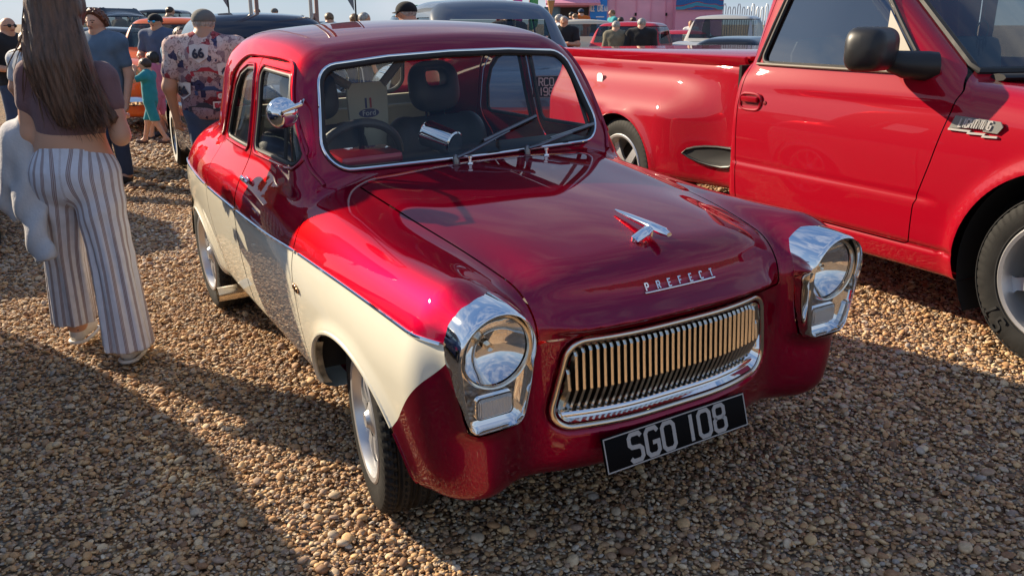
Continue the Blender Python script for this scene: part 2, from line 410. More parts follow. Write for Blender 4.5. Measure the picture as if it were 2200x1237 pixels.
def vary(m, scale=8., amt=.25, rough=0., bump=0., bscale=None, coord='Object', detail=5, stretch=None):
    """multiply the base colour by noise, vary roughness, add bump"""
    tcn = N_(m, 'ShaderNodeTexCoord'); vec = tcn.outputs[coord]
    if stretch: mpn = N_(m, 'ShaderNodeMapping'); mpn.inputs['Scale'].default_value = stretch; L_(m, vec, mpn.inputs['Vector']); vec = mpn.outputs['Vector']
    n = N_(m, 'ShaderNodeTexNoise'); n.inputs['Scale'].default_value = scale; n.inputs['Detail'].default_value = detail; L_(m, vec, n.inputs['Vector'])
    col = B_(m).inputs['Base Color'].default_value[:]
    lk = B_(m).inputs['Base Color'].links
    mx = N_(m, 'ShaderNodeMix', data_type='RGBA', blend_type='MULTIPLY'); mx.inputs['Factor'].default_value = 1
    if lk: L_(m, lk[0].from_socket, mx.inputs['A'])
    else: mx.inputs['A'].default_value = col
    rp = N_(m, 'ShaderNodeMapRange'); rp.inputs['From Min'].default_value = .3; rp.inputs['From Max'].default_value = .7
    rp.inputs['To Min'].default_value = 1-amt; rp.inputs['To Max'].default_value = 1+amt; L_(m, n.outputs['Fac'], rp.inputs['Value'])
    cc = N_(m, 'ShaderNodeCombineColor'); [L_(m, rp.outputs[0], cc.inputs[i]) for i in range(3)]
    L_(m, cc.outputs[0], mx.inputs['B']); L_(m, mx.outputs['Result'], B_(m).inputs['Base Color'])
    if rough:
        r2 = N_(m, 'ShaderNodeMapRange'); r0 = B_(m).inputs['Roughness'].default_value
        r2.inputs['To Min'].default_value = max(0, r0-rough); r2.inputs['To Max'].default_value = r0+rough; L_(m, n.outputs['Fac'], r2.inputs['Value']); L_(m, r2.outputs[0], B_(m).inputs['Roughness'])
    if bump:
        nb = N_(m, 'ShaderNodeTexNoise'); nb.inputs['Scale'].default_value = bscale or scale*4; nb.inputs['Detail'].default_value = 4; L_(m, vec, nb.inputs['Vector'])
        bp = N_(m, 'ShaderNodeBump'); bp.inputs['Strength'].default_value = bump; bp.inputs['Distance'].default_value = .01; L_(m, nb.outputs['Fac'], bp.inputs['Height']); L_(m, bp.outputs[0], B_(m).inputs['Normal'])
    return m
def glassy(name, tint, refl=1.0, rough=0.0):
    m = bpy.data.materials.new(name); m.use_nodes = True; t = m.node_tree; t.nodes.clear()
    o = t.nodes.new('ShaderNodeOutputMaterial'); tr = t.nodes.new('ShaderNodeBsdfTransparent'); tr.inputs[0].default_value = (*tint, 1)
    gl = t.nodes.new('ShaderNodeBsdfGlossy'); gl.inputs['Roughness'].default_value = rough; fr = t.nodes.new('ShaderNodeFresnel'); fr.inputs[0].default_value = 1.5
    ge = t.nodes.new('ShaderNodeNewGeometry'); ma = t.nodes.new('ShaderNodeMath'); ma.operation = 'MULTIPLY_ADD'; ma.inputs[1].default_value = 1/1.5-1.5; ma.inputs[2].default_value = 1.5
    t.links.new(ge.outputs['Backfacing'], ma.inputs[0]); t.links.new(ma.outputs[0], fr.inputs[0])
    mu = t.nodes.new('ShaderNodeMath'); mu.operation = 'MULTIPLY'; mu.inputs[1].default_value = refl; mu.use_clamp = True
    mx = t.nodes.new('ShaderNodeMixShader'); t.links.new(fr.outputs[0], mu.inputs[0]); t.links.new(mu.outputs[0], mx.inputs[0]); t.links.new(tr.outputs[0], mx.inputs[1]); t.links.new(gl.outputs[0], mx.inputs[2]); t.links.new(mx.outputs[0], o.inputs[0])
    MAT[name] = m; return m
def paint(name, col, metal=0., rough=.35, flake=0., dust=.0):
    m = bsdf(name, col, rough, metal, 1.0, .02, spec=.06)
    tcn = N_(m, 'ShaderNodeTexCoord')
    if flake:
        n = N_(m, 'ShaderNodeTexNoise'); n.inputs['Scale'].default_value = 900; n.inputs['Detail'].default_value = 1; L_(m, tcn.outputs['Object'], n.inputs['Vector'])
        bp = N_(m, 'ShaderNodeBump'); bp.inputs['Strength'].default_value = flake; bp.inputs['Distance'].default_value = .002; L_(m, n.outputs['Fac'], bp.inputs['Height']); L_(m, bp.outputs[0], B_(m).inputs['Normal'])
    n2 = N_(m, 'ShaderNodeTexNoise'); n2.inputs['Scale'].default_value = 5; n2.inputs['Detail'].default_value = 8; n2.inputs['Roughness'].default_value = .7; L_(m, tcn.outputs['Object'], n2.inputs['Vector'])
    r = N_(m, 'ShaderNodeMapRange'); r.inputs['From Min'].default_value = .35; r.inputs['From Max'].default_value = .8; r.inputs['To Min'].default_value = .004; r.inputs['To Max'].default_value = .03; L_(m, n2.outputs['Fac'], r.inputs['Value']); L_(m, r.outputs[0], B_(m).inputs['Coat Roughness'])
    n3 = N_(m, 'ShaderNodeTexNoise'); n3.inputs['Scale'].default_value = 3.3; n3.inputs['Detail'].default_value = 2; L_(m, tcn.outputs['Object'], n3.inputs['Vector'])
    b3 = N_(m, 'ShaderNodeBump'); b3.inputs['Strength'].default_value = .04; b3.inputs['Distance'].default_value = .01; L_(m, n3.outputs['Fac'], b3.inputs['Height']); L_(m, b3.outputs[0], B_(m).inputs['Coat Normal'])
    return m
paint('red_candy', (.30, .0001, .035), .92, .46, .12); MAT['red_candy'].node_tree.nodes['Principled BSDF'].inputs['Specular Tint'].default_value = (.85, .0, .08, 1)
paint('cream_paint', (.82, .77, .62), 0, .4); vary(MAT['cream_paint'], 2.3, .045)
paint('red_solid', (.37, .0006, .013), 0, .45)
bsdf('chrome', (.86, .86, .86), .045, 1.0)
bsdf('chrome_satin', (.74, .68, .58), .20, 1.0); bsdf('wiper_metal', (.20, .20, .21), .3, .9)
bsdf('rubber', (.014, .014, .015), .62); vary(MAT['rubber'], 20, .3, .1)
bsdf('tyre', (.015, .0145, .014), .72, spec=.3); vary(MAT['tyre'], 14, .45, .1, .08, 160)
bsdf('black_gloss', (.008, .008, .009), .25); bsdf('plate_black', (.004, .004, .005), .4, spec=.05)
bsdf('black_matt', (.012, .012, .013), .7)
bsdf('black_seat', (.045, .045, .048), .5); vary(MAT['black_seat'], 6, .2, .06, .15, 260)
bsdf('under_black', (.012, .011, .010), .95)
bsdf('alloy', (.66, .66, .67), .34, .7)
bsdf('headlining', (.28, .22, .17), .8)
bsdf('cream_trim', (.66, .60, .45), .55)
bsdf('white_plastic', (.75, .75, .73), .4)
bsdf('plate_silver', (.36, .35, .34), .45, .1)
bsdf('rust_chrome', (.50, .28, .16), .3, 1.0)
bsdf('exhaust', (.55, .50, .43), .18, 1.0); vary(MAT['exhaust'], 8, .3, .1)
glassy('glass', (.93, .95, .94), 1.0); glassy('glass_film', (.20, .24, .26), 6.0)
glassy('glass_tint', (.45, .50, .50), 1.35)
glassy('lens', (.93, .93, .93), .8)
# ================================================================ the two-tone saloon (frame: x = viewer's right, y = rearwards, z up, origin under the front axle)
import time as _time; _t0 = _time.time()
NROT = Matrix(((0.99924, -0.00894, -0.03786), (0.00849, 0.99989, -0.01192), (0.03796, 0.01159, 0.99921))).to_4x4()
_xk = [0, .2, .36, .45, .51, .59, .67, .76]
_yk = [-.70, -.50, -.30, 0, .30, .55, .72, .95, 1.6, 2.3, 2.65, 3.0]
_T = [[.800, .790, .765, .742, .790, .846, .838, .785],
      [.842, .830, .802, .775, .800, .842, .834, .792],
      [.872, .862, .838, .814, .820, .838, .830, .790],
      [.900, .892, .874, .858, .845, .840, .830, .795],
      [.920, .914, .903, .892, .874, .858, .845, .81],
      [.934, .930, .922, .914, .898, .878, .864, .835],
      [.945, .943, .938, .932, .922, .908, .897, .872],
      [.952, .950, .948, .945, .942, .935, .925, .905],
      [.955, .953, .950, .948, .944, .938, .928, .905],
      [.955, .950, .945, .938, .930, .915, .895, .865],
      [.930, .925, .915, .905, .890, .868, .84, .80],
      [.840, .835, .82, .80, .78, .75, .72, .68]]
TT = Ten(_xk, _yk, np.array(_T).T, sym=True)
_fx = [0, .18, .34, .45, .56, .68, .80]
_fz = [.18, .30, .42, .55, .65, .74, .84, 1.0]
_F = [[-.550, -.574, -.582, -.586, -.590, -.592, -.585, -.56],
      [-.545, -.569, -.575, -.579, -.583, -.586, -.578, -.55],
      [-.518, -.530, -.535, -.543, -.548, -.552, -.545, -.52],
      [-.490, -.508, -.516, -.522, -.528, -.532, -.525, -.50],
      [-.515, -.555, -.560, -.558, -.555, -.555, -.550, -.53],
      [-.490, -.540, -.550, -.550, -.550, -.550, -.545, -.52],
      [-.42, -.49, -.52, -.53, -.54, -.54, -.53, -.50]]
FF = Ten(_fx, _fz, np.array(_F), sym=True, axes=(0, 2))
WP = spl1([(-.75, .742), (-.5, .748), (-.2, .755), (.2, .760), (.8, .766), (1.4, .766), (1.9, .758), (2.3, .735), (2.7, .690), (3.05, .60)])
WS = spl1([(.12, -.085), (.25, -.052), (.38, -.024), (.52, -.006), (.66, 0), (.76, -.004), (.86, -.014), (.95, -.03), (1.1, -.06)])
GRP = [(-.385, .398), (.385, .398), (.332, .640), (-.332, .640)]
sdG = sdpoly(GRP, .055)
LAMP = [(.1035*math.cos(w), .107*math.sin(w)) for w in np.linspace(rad(-18), rad(198), 40)]
LAMP += [(-.094, -.088), (-.082, -.155), (-.073, -.190), (-.054, -.200), (.054, -.200), (.073, -.190), (.082, -.155), (.094, -.088)]
sdL = sdpoly([LAMP[i] for i in range(0, 40, 4)]+LAMP[39:])
def arch_d(y, z):                   # <0 inside a wheel arch, about metres
    a = np.sqrt(((y-.015)/.385)**2+((z-.25)/.305)**2)-1
    b = np.sqrt(((y-2.215)/.375)**2+((z-.235)/.285)**2)-1
    return np.minimum(a*.34, b*.32)
ROOFC = spl1([(.5, 1.29), (.8, 1.345), (1.0, 1.380), (1.3, 1.400), (1.6, 1.400), (1.9, 1.375), (2.2, 1.32), (2.6, 1.20)])
def YWS(z, x): return .565+.57*(z-.935)+.06*x*x+.5*np.maximum(np.abs(x)-.40, 0)**2
WGZ = spl1([(.85, .680), (.95, .662), (1.1, .630), (1.25, .604), (1.4, .575)])
WGY = spl1([(.4, -.01), (.7, .004), (1.0, .003), (1.5, 0), (1.9, -.03), (2.3, -.10), (2.6, -.19)])
def f_car(x, y, z):
    ax = np.abs(x)
    W = WP(y)+WS(z)
    ad = arch_d(y, z); W = W+.014*np.exp(-(np.maximum(ad, 0)/.030)**2)*(np.asarray(z) < .75)
    top = z-TT(x, y); side = ax-W
    yf = FF(x, z)
    lip = .044*np.exp(-((z-.697+.05*ax*ax)/.019)**2)*(1-sstep(.30, .43, ax))-.020*np.exp(-((z-.752)/.03)**2)*(1-sstep(.30, .46, ax))
    g = sdG(*np.broadcast_arrays(x, z)) if np.ndim(x) == 1 else sdG(np.repeat(x, z.size, 2), np.repeat(z, x.size, 0))
    yf = yf-lip+.022*(1-sstep(-.002, .030, g))
    fr = yf-y
    b = smax(top, side, .23); b = smax(b, fr, .135)
    u_ = ax-np.float32(.573); v_ = z-np.float32(.686)
    pod = sdL(*np.broadcast_arrays(u_, v_)) if np.ndim(x) == 1 else sdL(np.repeat(u_, z.size, 2), np.repeat(v_, x.size, 0))
    pod = smax(pod-.0095+.16*np.maximum(y+.60, 0), (-.604-.03*v_)-y, .025)
    b = smin(b, pod, .06)
    b = smax(b, y-(2.93+.03*np.cos(3*(z-.6))-.16*ax*ax), .30)
    b = smax(b, (.235+.05*sstep(1.9, 2.9, y)+.02*sstep(.4, .9, np.abs(y-.0)))-z, .07)
    Wg = WGZ(z)+WGY(y)
    gt = z-(ROOFC(y)-.11*x*x-.5*np.maximum(ax-.42, 0)**2)
    gs = ax-Wg
    gg = smax(gt, gs, .15); gg = smax(gg, YWS(z, x)-y, .085); gg = smax(gg, y-(2.46-.62*(z-.95)-.28*x*x), .22)
    gg = smax(gg, .86-z, .04)
    return smin(b, gg, .045)
def hit(P0, D, t1, steps=70, f=None):            # first entry into the body along rays, vectorised
    f = f or f_car
    P0 = np.atleast_2d(np.array(P0, float)); D = np.broadcast_to(np.array(D, float), P0.shape)
    ts = np.linspace(0, t1, steps); Q = P0[:, None]+D[:, None]*ts[None, :, None]
    v = f(*Q.reshape(-1, 3).T).reshape(len(P0), steps); neg = v < 0
    i = np.where(neg.any(1), np.argmax(neg, 1), np.argmin(v, 1)); i = np.maximum(i, 1)
    lo = ts[i-1].copy(); hi = ts[i].copy()
    for _ in range(16):
        m = .5*(lo+hi); fm = f(*(P0+D*m[:, None]).T); ins = fm < 0; hi = np.where(ins, m, hi); lo = np.where(ins, lo, m)
    P = P0+D*(.5*(lo+hi))[:, None]; g = np.empty_like(P); e = .004
    for d in range(3):
        o = np.zeros(3); o[d] = e; g[:, d] = f(*(P+o).T)-f(*(P-o).T)
    g /= np.maximum(np.linalg.norm(g, axis=1, keepdims=True), 1e-9)
    return P, g
def hit_x(ys, zs, s=-1): ys = np.atleast_1d(np.array(ys, float)); zs = np.zeros_like(ys)+zs; return hit(np.stack([ys*0+s*.95, ys, zs], 1), (-s, 0, 0), .75)
def hit_y(xs, zs, y0=-.9, y1=-.2): xs = np.atleast_1d(np.array(xs, float)); zs = np.zeros_like(xs)+zs; return hit(np.stack([xs, xs*0+y0, zs], 1), (0, 1 if y1 > y0 else -1, 0), abs(y1-y0))
def hit_z(xs, ys, z0=1.25): xs = np.atleast_1d(np.array(xs, float)); ys = np.zeros_like(xs)+ys; return hit(np.stack([xs, ys, xs*0+z0], 1), (0, 0, -1), .75)
def on_x(y, z, s=-1, *a): return float(hit_x([y], [z], s)[0][0, 0])
def on_y(x, z, *a): return float(hit_y([x], [z], *( (.2, 1.1) if a and a[0] == 1.0 else (-.9, -.2)))[0][0, 1])
def on_z(x, y, *a): return float(hit_z([x], [y])[0][0, 2])
_p1 = lambda x, y, z: float(f_car(np.array([x], float), np.array([y], float), np.array([z], float))[0])
def nrm(x, y, z, e=.004):
    g = Vector((_p1(x+e, y, z)-_p1(x-e, y, z), _p1(x, y+e, z)-_p1(x, y-e, z), _p1(x, y, z+e)-_p1(x, y, z-e))); return g.normalized()

car = thing('vintage_saloon', 'dark red and cream vintage saloon car parked nose-on in the foreground', 'car', mat4=NROT)
V, Nn, T = surfnet(f_car, (-.80, -.68, .20), (.80, 3.0, 1.42), .012)
SK = Skin(V, Nn, T)
XB = spl1([(-.7, .39), (-.5, .425), (-.3, .452), (0, .478), (.3, .492), (.6, .50)])
def bonnet_f(x, y, z): return np.maximum.reduce([np.abs(x)-XB(y), y-(.455+.05*np.abs(x)), .655-z])
sdD1 = sdpoly([(.485, .285), (.465, .60), (.49, .72), (.535, .87), (.60, .945), (.83, 1.268), (.88, 1.283), (1.232, 1.290), (1.226, .285)], .012)
sdD2 = sdpoly([(1.232, .285), (1.238, 1.290), (1.42, 1.282), (1.56, 1.235), (1.66, 1.15), (1.76, .97), (1.80, .80), (1.80, .60), (1.74, .48), (1.66, .34), (1.62, .285)], .012)
def side_only(fn, xm=.42): return lambda x, y, z: np.maximum(fn(y, z), xm-np.abs(x))
door1_f, door2_f = side_only(sdD1), side_only(sdD2)
sdW1 = sdpoly([(.640, .957), (.850, 1.243), (1.185, 1.252), (1.185, .948)], .030)
sdW2 = sdpoly([(1.288, .944), (1.288, 1.248), (1.40, 1.243), (1.50, 1.212), (1.575, 1.16), (1.64, 1.07), (1.69, .942)], .022)
win1_f, win2_f = side_only(sdW1), side_only(sdW2)
sdWS = sdpoly([(-.585, .934), (.585, .934), (.508, 1.268), (.25, 1.288), (0, 1.293), (-.25, 1.288), (-.508, 1.268)], .085)
def ws_f(x, y, z): return np.maximum(sdWS(x, z), y-1.0)
sdRW = sdpoly([(-.46, 1.0), (.46, 1.0), (.41, 1.235), (-.41, 1.235)], .07)
def rw_f(x, y, z): return np.maximum(sdRW(x, z), 1.7-y)
def gr_f(x, y, z): return np.maximum(sdG(x, z)+.012, y)
def arch_f(x, y, z): return np.maximum.reduce([arch_d(y, z), .5-np.abs(x), z-.75])
def lamp_f(x, y, z): return np.maximum(sdL(np.abs(x)-.573, z-.686)-.0105, y+.30)
YC = spl1([(.2, -.21), (.30, -.255), (.41, -.312), (.50, -.388), (.60, -.482), (.68, -.560), (.713, -.592), (.76, -.65)])
def cream_f(x, y, z): return np.maximum.reduce([z-.713, YC(z)-y, .60-np.abs(x)])
GAP = .0028
for fn in (cream_f, ws_f, rw_f, win1_f, win2_f, gr_f, arch_f, lamp_f): SK.split(fn)
for fn in (bonnet_f, door1_f, door2_f):
    SK.split(lambda x, y, z: fn(x, y, z)-GAP); SK.split(lambda x, y, z: fn(x, y, z)+GAP)
SK.split(lambda x, y, z: y-.53)
C = SK.V[SK.T].mean(1).T
TN = SK.N[SK.T].mean(1)
lab = np.zeros(len(SK.T), int)                      # 0 body shell
wing = (C[1] < .53) & (np.abs(C[0]) > .44) & (C[2] < .93)
lab[wing & (C[0] < 0)] = 8; lab[wing & (C[0] > 0)] = 9
lab[(C[1] < -.30) & (np.abs(C[0]) < .44) | ((C[1] < -.3) & (np.abs(C[0]) < .475) & (C[2] < .76))] = 7   # nose panel
for i, fn in ((1, bonnet_f), (2, door1_f), (3, door2_f)):
    v = fn(*C); lab[(v < GAP) & (v > -GAP) & ((i == 1) | (np.abs(TN[:, 0]) > .72))] = -1; lab[v < -GAP] = i
for s_, a, b in ((1, 2, 4), (1, 3, 5)): lab[(lab == a) & (C[0] > 0)] = b
for i, fn in ((20, ws_f), (21, rw_f), (22, win1_f), (23, win2_f)): lab[fn(*C) < 0] = i
lab[gr_f(*C) < 0] = -1; lab[lamp_f(*C) < 0] = -1; lab[arch_f(*C) < 0] = -1
crm = (cream_f(*C) < 0).astype(int)
def panel(name, l, parent=car, label=None, off=0., mats=('red_candy', 'cream_paint'), side=0):
    m = lab == l
    if side: m = m & (np.sign(C[0]) == side)
    Tt = SK.T[m]; u, inv = np.unique(Tt, return_inverse=True)
    Vv = SK.V[u]+SK.N[u]*off
    o = mesh(name, Vv, inv.reshape(-1, 3), None, parent, normals=SK.N[u], mats=[MAT[q] for q in mats], mi=crm[m] if len(mats) > 1 else None)
    if label: o['label'] = label
    return o
shell = panel('body_shell', 0)
bonnet = panel('bonnet', 1)
nose = panel('front_panel', 7)
wR = panel('front_wing', 8); wL = panel('front_wing', 9)
dR1 = panel('door', 2); dR2 = panel('door', 3); dL1 = panel('door', 4); dL2 = panel('door', 5)
windscreen = panel('windscreen', 20, off=-.006, mats=('glass',))
rearwin = panel('rear_window', 21, off=-.006, mats=('glass',))
for s in (-1, 1):
    panel('window', 22, dR1 if s < 0 else dL1, off=-.012, mats=('glass',), side=s)
    panel('window', 23, dR2 if s < 0 else dL2, off=-.012, mats=('glass',), side=s)

def offset_outline(P, r, off=0., n=7):              # rounded polygon as a list of points
    P = [Vector(p) for p in P]; N = len(P); ar = sum(P[i].x*P[(i+1) % N].y-P[(i+1) % N].x*P[i].y for i in range(N)); sg = 1 if ar > 0 else -1
    out = []
    for i in range(N):
        a, b, d = P[i-1], P[i], P[(i+1) % N]; e1 = (b-a).normalized(); e2 = (d-b).normalized()
        n1 = sg*Vector((-e1.y, e1.x)); n2 = sg*Vector((-e2.y, e2.x)); c = b+(n1+n2)*(r/max(.15, 1+n1.dot(n2)))
        a0 = math.atan2(-n1.y, -n1.x); a1 = math.atan2(-n2.y, -n2.x); da = (a1-a0+math.pi) % (2*math.pi)-math.pi
        k = max(1, int(n*abs(da)/1.5)+1)
        for j in range(k+1): w = a0+da*j/k; out.append((c.x+(r+off)*math.cos(w), c.y+(r+off)*math.sin(w)))
    res = []
    for i in range(len(out)):                       # subdivide long spans
        a = Vector(out[i]); b = Vector(out[(i+1) % len(out)]); m = max(1, int((b-a).length/.03))
        for j in range(m): p = a.lerp(b, j/m); res.append((p.x, p.y))
    return res
# windscreen rubber and chrome
P_ws = [(-.585, .934), (.585, .934), (.508, 1.268), (.25, 1.288), (0, 1.293), (-.25, 1.288), (-.508, 1.268)]
for nm, off, r, mt, lift in (('windscreen_rubber', -.004, .0125, 'rubber', -.001), ('windscreen_trim', .001, .0052, 'chrome', .0085)):
    path = []
    q = np.array(offset_outline(P_ws, .085, off)); hp, hn = hit_y(q[:, 0], q[:, 1], .2, 1.1); path = list(hp+hn*lift)
    MB().tube(path, r, 10, closed=True).build(nm, MAT[mt], car)
mbr = MB(); path = []
q = np.array(offset_outline([(-.46, 1.0), (.46, 1.0), (.41, 1.235), (-.41, 1.235)], .07)); path = list(hit_y(q[:, 0], q[:, 1], 3.2, 1.6)[0])
mbr.tube(path, .012, 8, closed=True).build('rear_window_rubber', MAT['rubber'], car)
# side window seals, gutters, side trim, shut-line details
P1_ = [(.640, .957), (.850, 1.243), (1.185, 1.252), (1.185, .948)]
P2_ = [(1.288, .944), (1.288, 1.248), (1.40, 1.243), (1.50, 1.212), (1.575, 1.16), (1.64, 1.07), (1.69, .942)]
for s in (-1, 1):
    for P, r, d, seal in ((P1_, .030, dR1 if s < 0 else dL1, 1), (P2_, .022, dR2 if s < 0 else dL2, 0)):
        q = np.array(offset_outline(P, r, .0)); hp, hn = hit_x(q[:, 0], q[:, 1], s); o2 = list(hp-hn*.006)
        MB().tube(o2, .0085, 8, closed=True).build('window_seal', MAT['rubber'], d)
        q = np.array(offset_outline(P, r, .014)); o4 = list(hit_x(q[:, 0], q[:, 1], s)[0])
        MB().tube(o4, .0075, 8, closed=True).build('window_frame', MAT['red_candy'], d)
    if True:
        d = dR1 if s < 0 else dL1                   # quarter-light divider
        bar = [Vector((on_x(y, z, s), y, z))+Vector((-s*.014, 0, 0)) for y, z in ((.80, .955), (.835, 1.10), (.865, 1.245))]
        MB().tube(bar, .009, 8).build('quarterlight_bar', MAT['rubber'], d)
    gp = []
    gk = [(.575, .895), (.645, .975), (.755, 1.135), (.825, 1.238), (.865, 1.272), (.93, 1.287), (1.1, 1.294), (1.3, 1.293), (1.45, 1.284), (1.58, 1.24), (1.68, 1.165), (1.77, 1.00), (1.815, .93)]
    ks = np.linspace(0, 1, len(gk)); sy_ = spl1(list(zip(ks, [g[0] for g in gk]))); sz_ = spl1(list(zip(ks, [g[1] for g in gk])))
    t = np.linspace(0, 1, 60); hp, hn = hit_x(sy_(t), sz_(t), s); gp = list(hp+hn*.003)
    MB().tube(gp, .0075, 8).build('rain_gutter', MAT['red_candy'], shell)
    tr = []
    hp, hn = hit_x(np.linspace(-.530, 2.62, 80), .713, s); tr = [Vector(p) for p in hp+hn*.002]
    for y0, y1, d in ((-.6, .46, wR if s < 0 else wL), (.465, 1.215, dR1 if s < 0 else dL1), (1.222, 1.78, dR2 if s < 0 else dL2), (1.79, 2.63, shell)):
        seg = [p for p in tr if y0 <= p.y <= y1]
        MB().tube(seg, .0065, 8, flat=.8).build('chrome_strip', MAT['chrome'], d)
    for cy, cz, ra, rb, y0, y1 in ((.015, .25, .385, .305, -1, 1), (2.215, .235, .375, .285, 1, 4)):
        w = np.linspace(rad(3), rad(177), 60); hp, hn = hit_x(cy+ra*np.cos(w), cz+rb*np.sin(w), s); lp = list(hp-hn*.004)
        own = shell if y0 > 0 else (wR if s < 0 else wL); cm = cream_f(*np.array(lp).T) < .003
        for val, mt in ((True, 'cream_paint'), (False, 'red_candy')):
            seg = [p for p, c_ in zip(lp, cm) if bool(c_) == val]
            if len(seg) > 2: MB().tube(seg, .0085, 8).build('arch_lip', MAT[mt], own)
        MB().lathe([(s*.40, .30), (s*.40, .36), (s*.72, .385)], 24, 'x', (0, cy, cz+.0), a0=rad(10), a1=rad(170)).lathe([(s*.40, .01), (s*.40, .37)], 24, 'x', (0, cy, cz), a0=rad(8), a1=rad(172)).build('wheel_well', MAT['under_black'], car)
bsdf('dirty_cream', (.30, .25, .17), .9); vary(MAT['dirty_cream'], 22, .7, 0, .3, 60)
# dirty rear edge of the front arch (inner flange)
for s in (-1, 1):
    mb = MB(); P = []
    w = np.linspace(rad(2), rad(42), 12); hp, _ = hit_x(.015+.383*np.cos(w), .25+.303*np.sin(w), s); P = [(p[1], p[2], abs(p[0])) for p in hp]
    V_ = []; F_ = []
    for (y, z, xx) in P: V_ += [(s*(xx-.004), y+.003, z), (s*(xx-.032), y-.004, z-.003)]
    for i in range(len(P)-1): F_.append((2*i, 2*i+1, 2*i+3, 2*i+2))
    mb.add(V_, F_).build('arch_flange', MAT['dirty_cream'], wR if s < 0 else wL)
# grille
gp = offset_outline(GRP, .055, .004, 9)
def gy(x, z): return float(FF(np.array([x]), np.array([z]))[0])
grille = MB().tube([(x, gy(x, z)+.004, z) for x, z in gp], .0088, 12, closed=True).build('grille', MAT['chrome_satin'], car)
gi = offset_outline(GRP, .055, -.010, 9)
ring0 = [(x, gy(x, z)+.002, z) for x, z in gi]; gin = offset_outline(GRP, .055, -.034, 9)
n0 = len(ring0); ring1 = []
for (x, z) in gi:
    cx, cz = x*.93, .519+(z-.519)*(.80 if z > .519 else .74); ring1.append((cx, gy(cx, cz)+.048, cz))
MB().add(ring0+ring1, [(i, (i+1) % n0, n0+(i+1) % n0, n0+i) for i in range(n0)]).build('grille_surround', MAT['chrome'], grille)
MB().add([(x, y+.005, z) for x, y, z in ring1], [tuple(range(n0))]).build('grille_backing', MAT['under_black'], grille, smooth=False)
nb = 35; gbar = None
for i in range(nb):
    x = -.332+.664*i/(nb-1)
    lim = sdG
    zs = np.linspace(.40, .64, 60); zs = zs[sdG(zs*0+x, zs) < -.016]
    z0, z1 = min(zs)+.010, max(zs)-.002; zm = .505
    V_ = []; F_ = []
    pr = [(z1, .016), (z1-.010, .009), ((z1+zm)/2, .005), (zm, .0), ((zm+z0)/2, .016), (z0, .034)]
    for (z, d) in pr:
        y = gy(x, z)+d
        V_ += [(x-.0054, y, z), (x-.0046, y+.024, z), (x+.0046, y+.024, z), (x+.0054, y, z), (x, y-.0035, z)]
    for k in range(len(pr)-1):
        for j in range(5): F_.append((k*5+j, k*5+(j+1) % 5, k*5+5+(j+1) % 5, k*5+5+j))
    F_ += [(0, 1, 2, 3, 4), tuple(25+j for j in range(5))[::-1]]
    MB().add(V_, F_).build('grille_bar', MAT['chrome_satin'], grille, smooth=False)
MB().tube([(x, gy(x, .425)+.020, .425+.0*x) for x in np.linspace(-.345, .345, 24)], .0078, 10, flat=1.2).build('grille_rail', MAT['chrome'], grille)
# number plates
def plate(name, txt, org, ex, ey, w, h, parent, lh, th, gap, rows=None):
    ex = Vector(ex).normalized(); ez = Vector(ex).cross(Vector(ey)).normalized(); ey = ez.cross(ex)
    R = Matrix((ex, ey, ez)).transposed()
    p = MB().box(org, (w, h, .008), R, bev=.002).build(name, MAT['plate_black'], parent)
    o = Vector(org)+ez*.0042
    mb = MB(); strokes(mb, [[(-w/2+.004, -h/2+.004), (w/2-.004, -h/2+.004), (w/2-.004, h/2-.004), (-w/2+.004, h/2-.004), (-w/2+.004, -h/2+.004)]], .0035, .001, o, ex, ey, ez); mb.build('plate_border', MAT['plate_silver'], p, smooth=False)
    for i, t in enumerate(rows or [txt]):
        n = len(rows or [1]); yo = (-lh/2) if n == 1 else (.008 if i == 0 else -.008-lh)
        letters(t, lh, gap, th, .0015, o+ey*yo, ex, ey, ez, MAT['plate_silver'], p)
    return p
plate('number_plate', 'SGO 108', (-.014, -.606, .322), (1, .02, 0), (0, .30, 1), .515, .100, car, .076, .0118, .18)
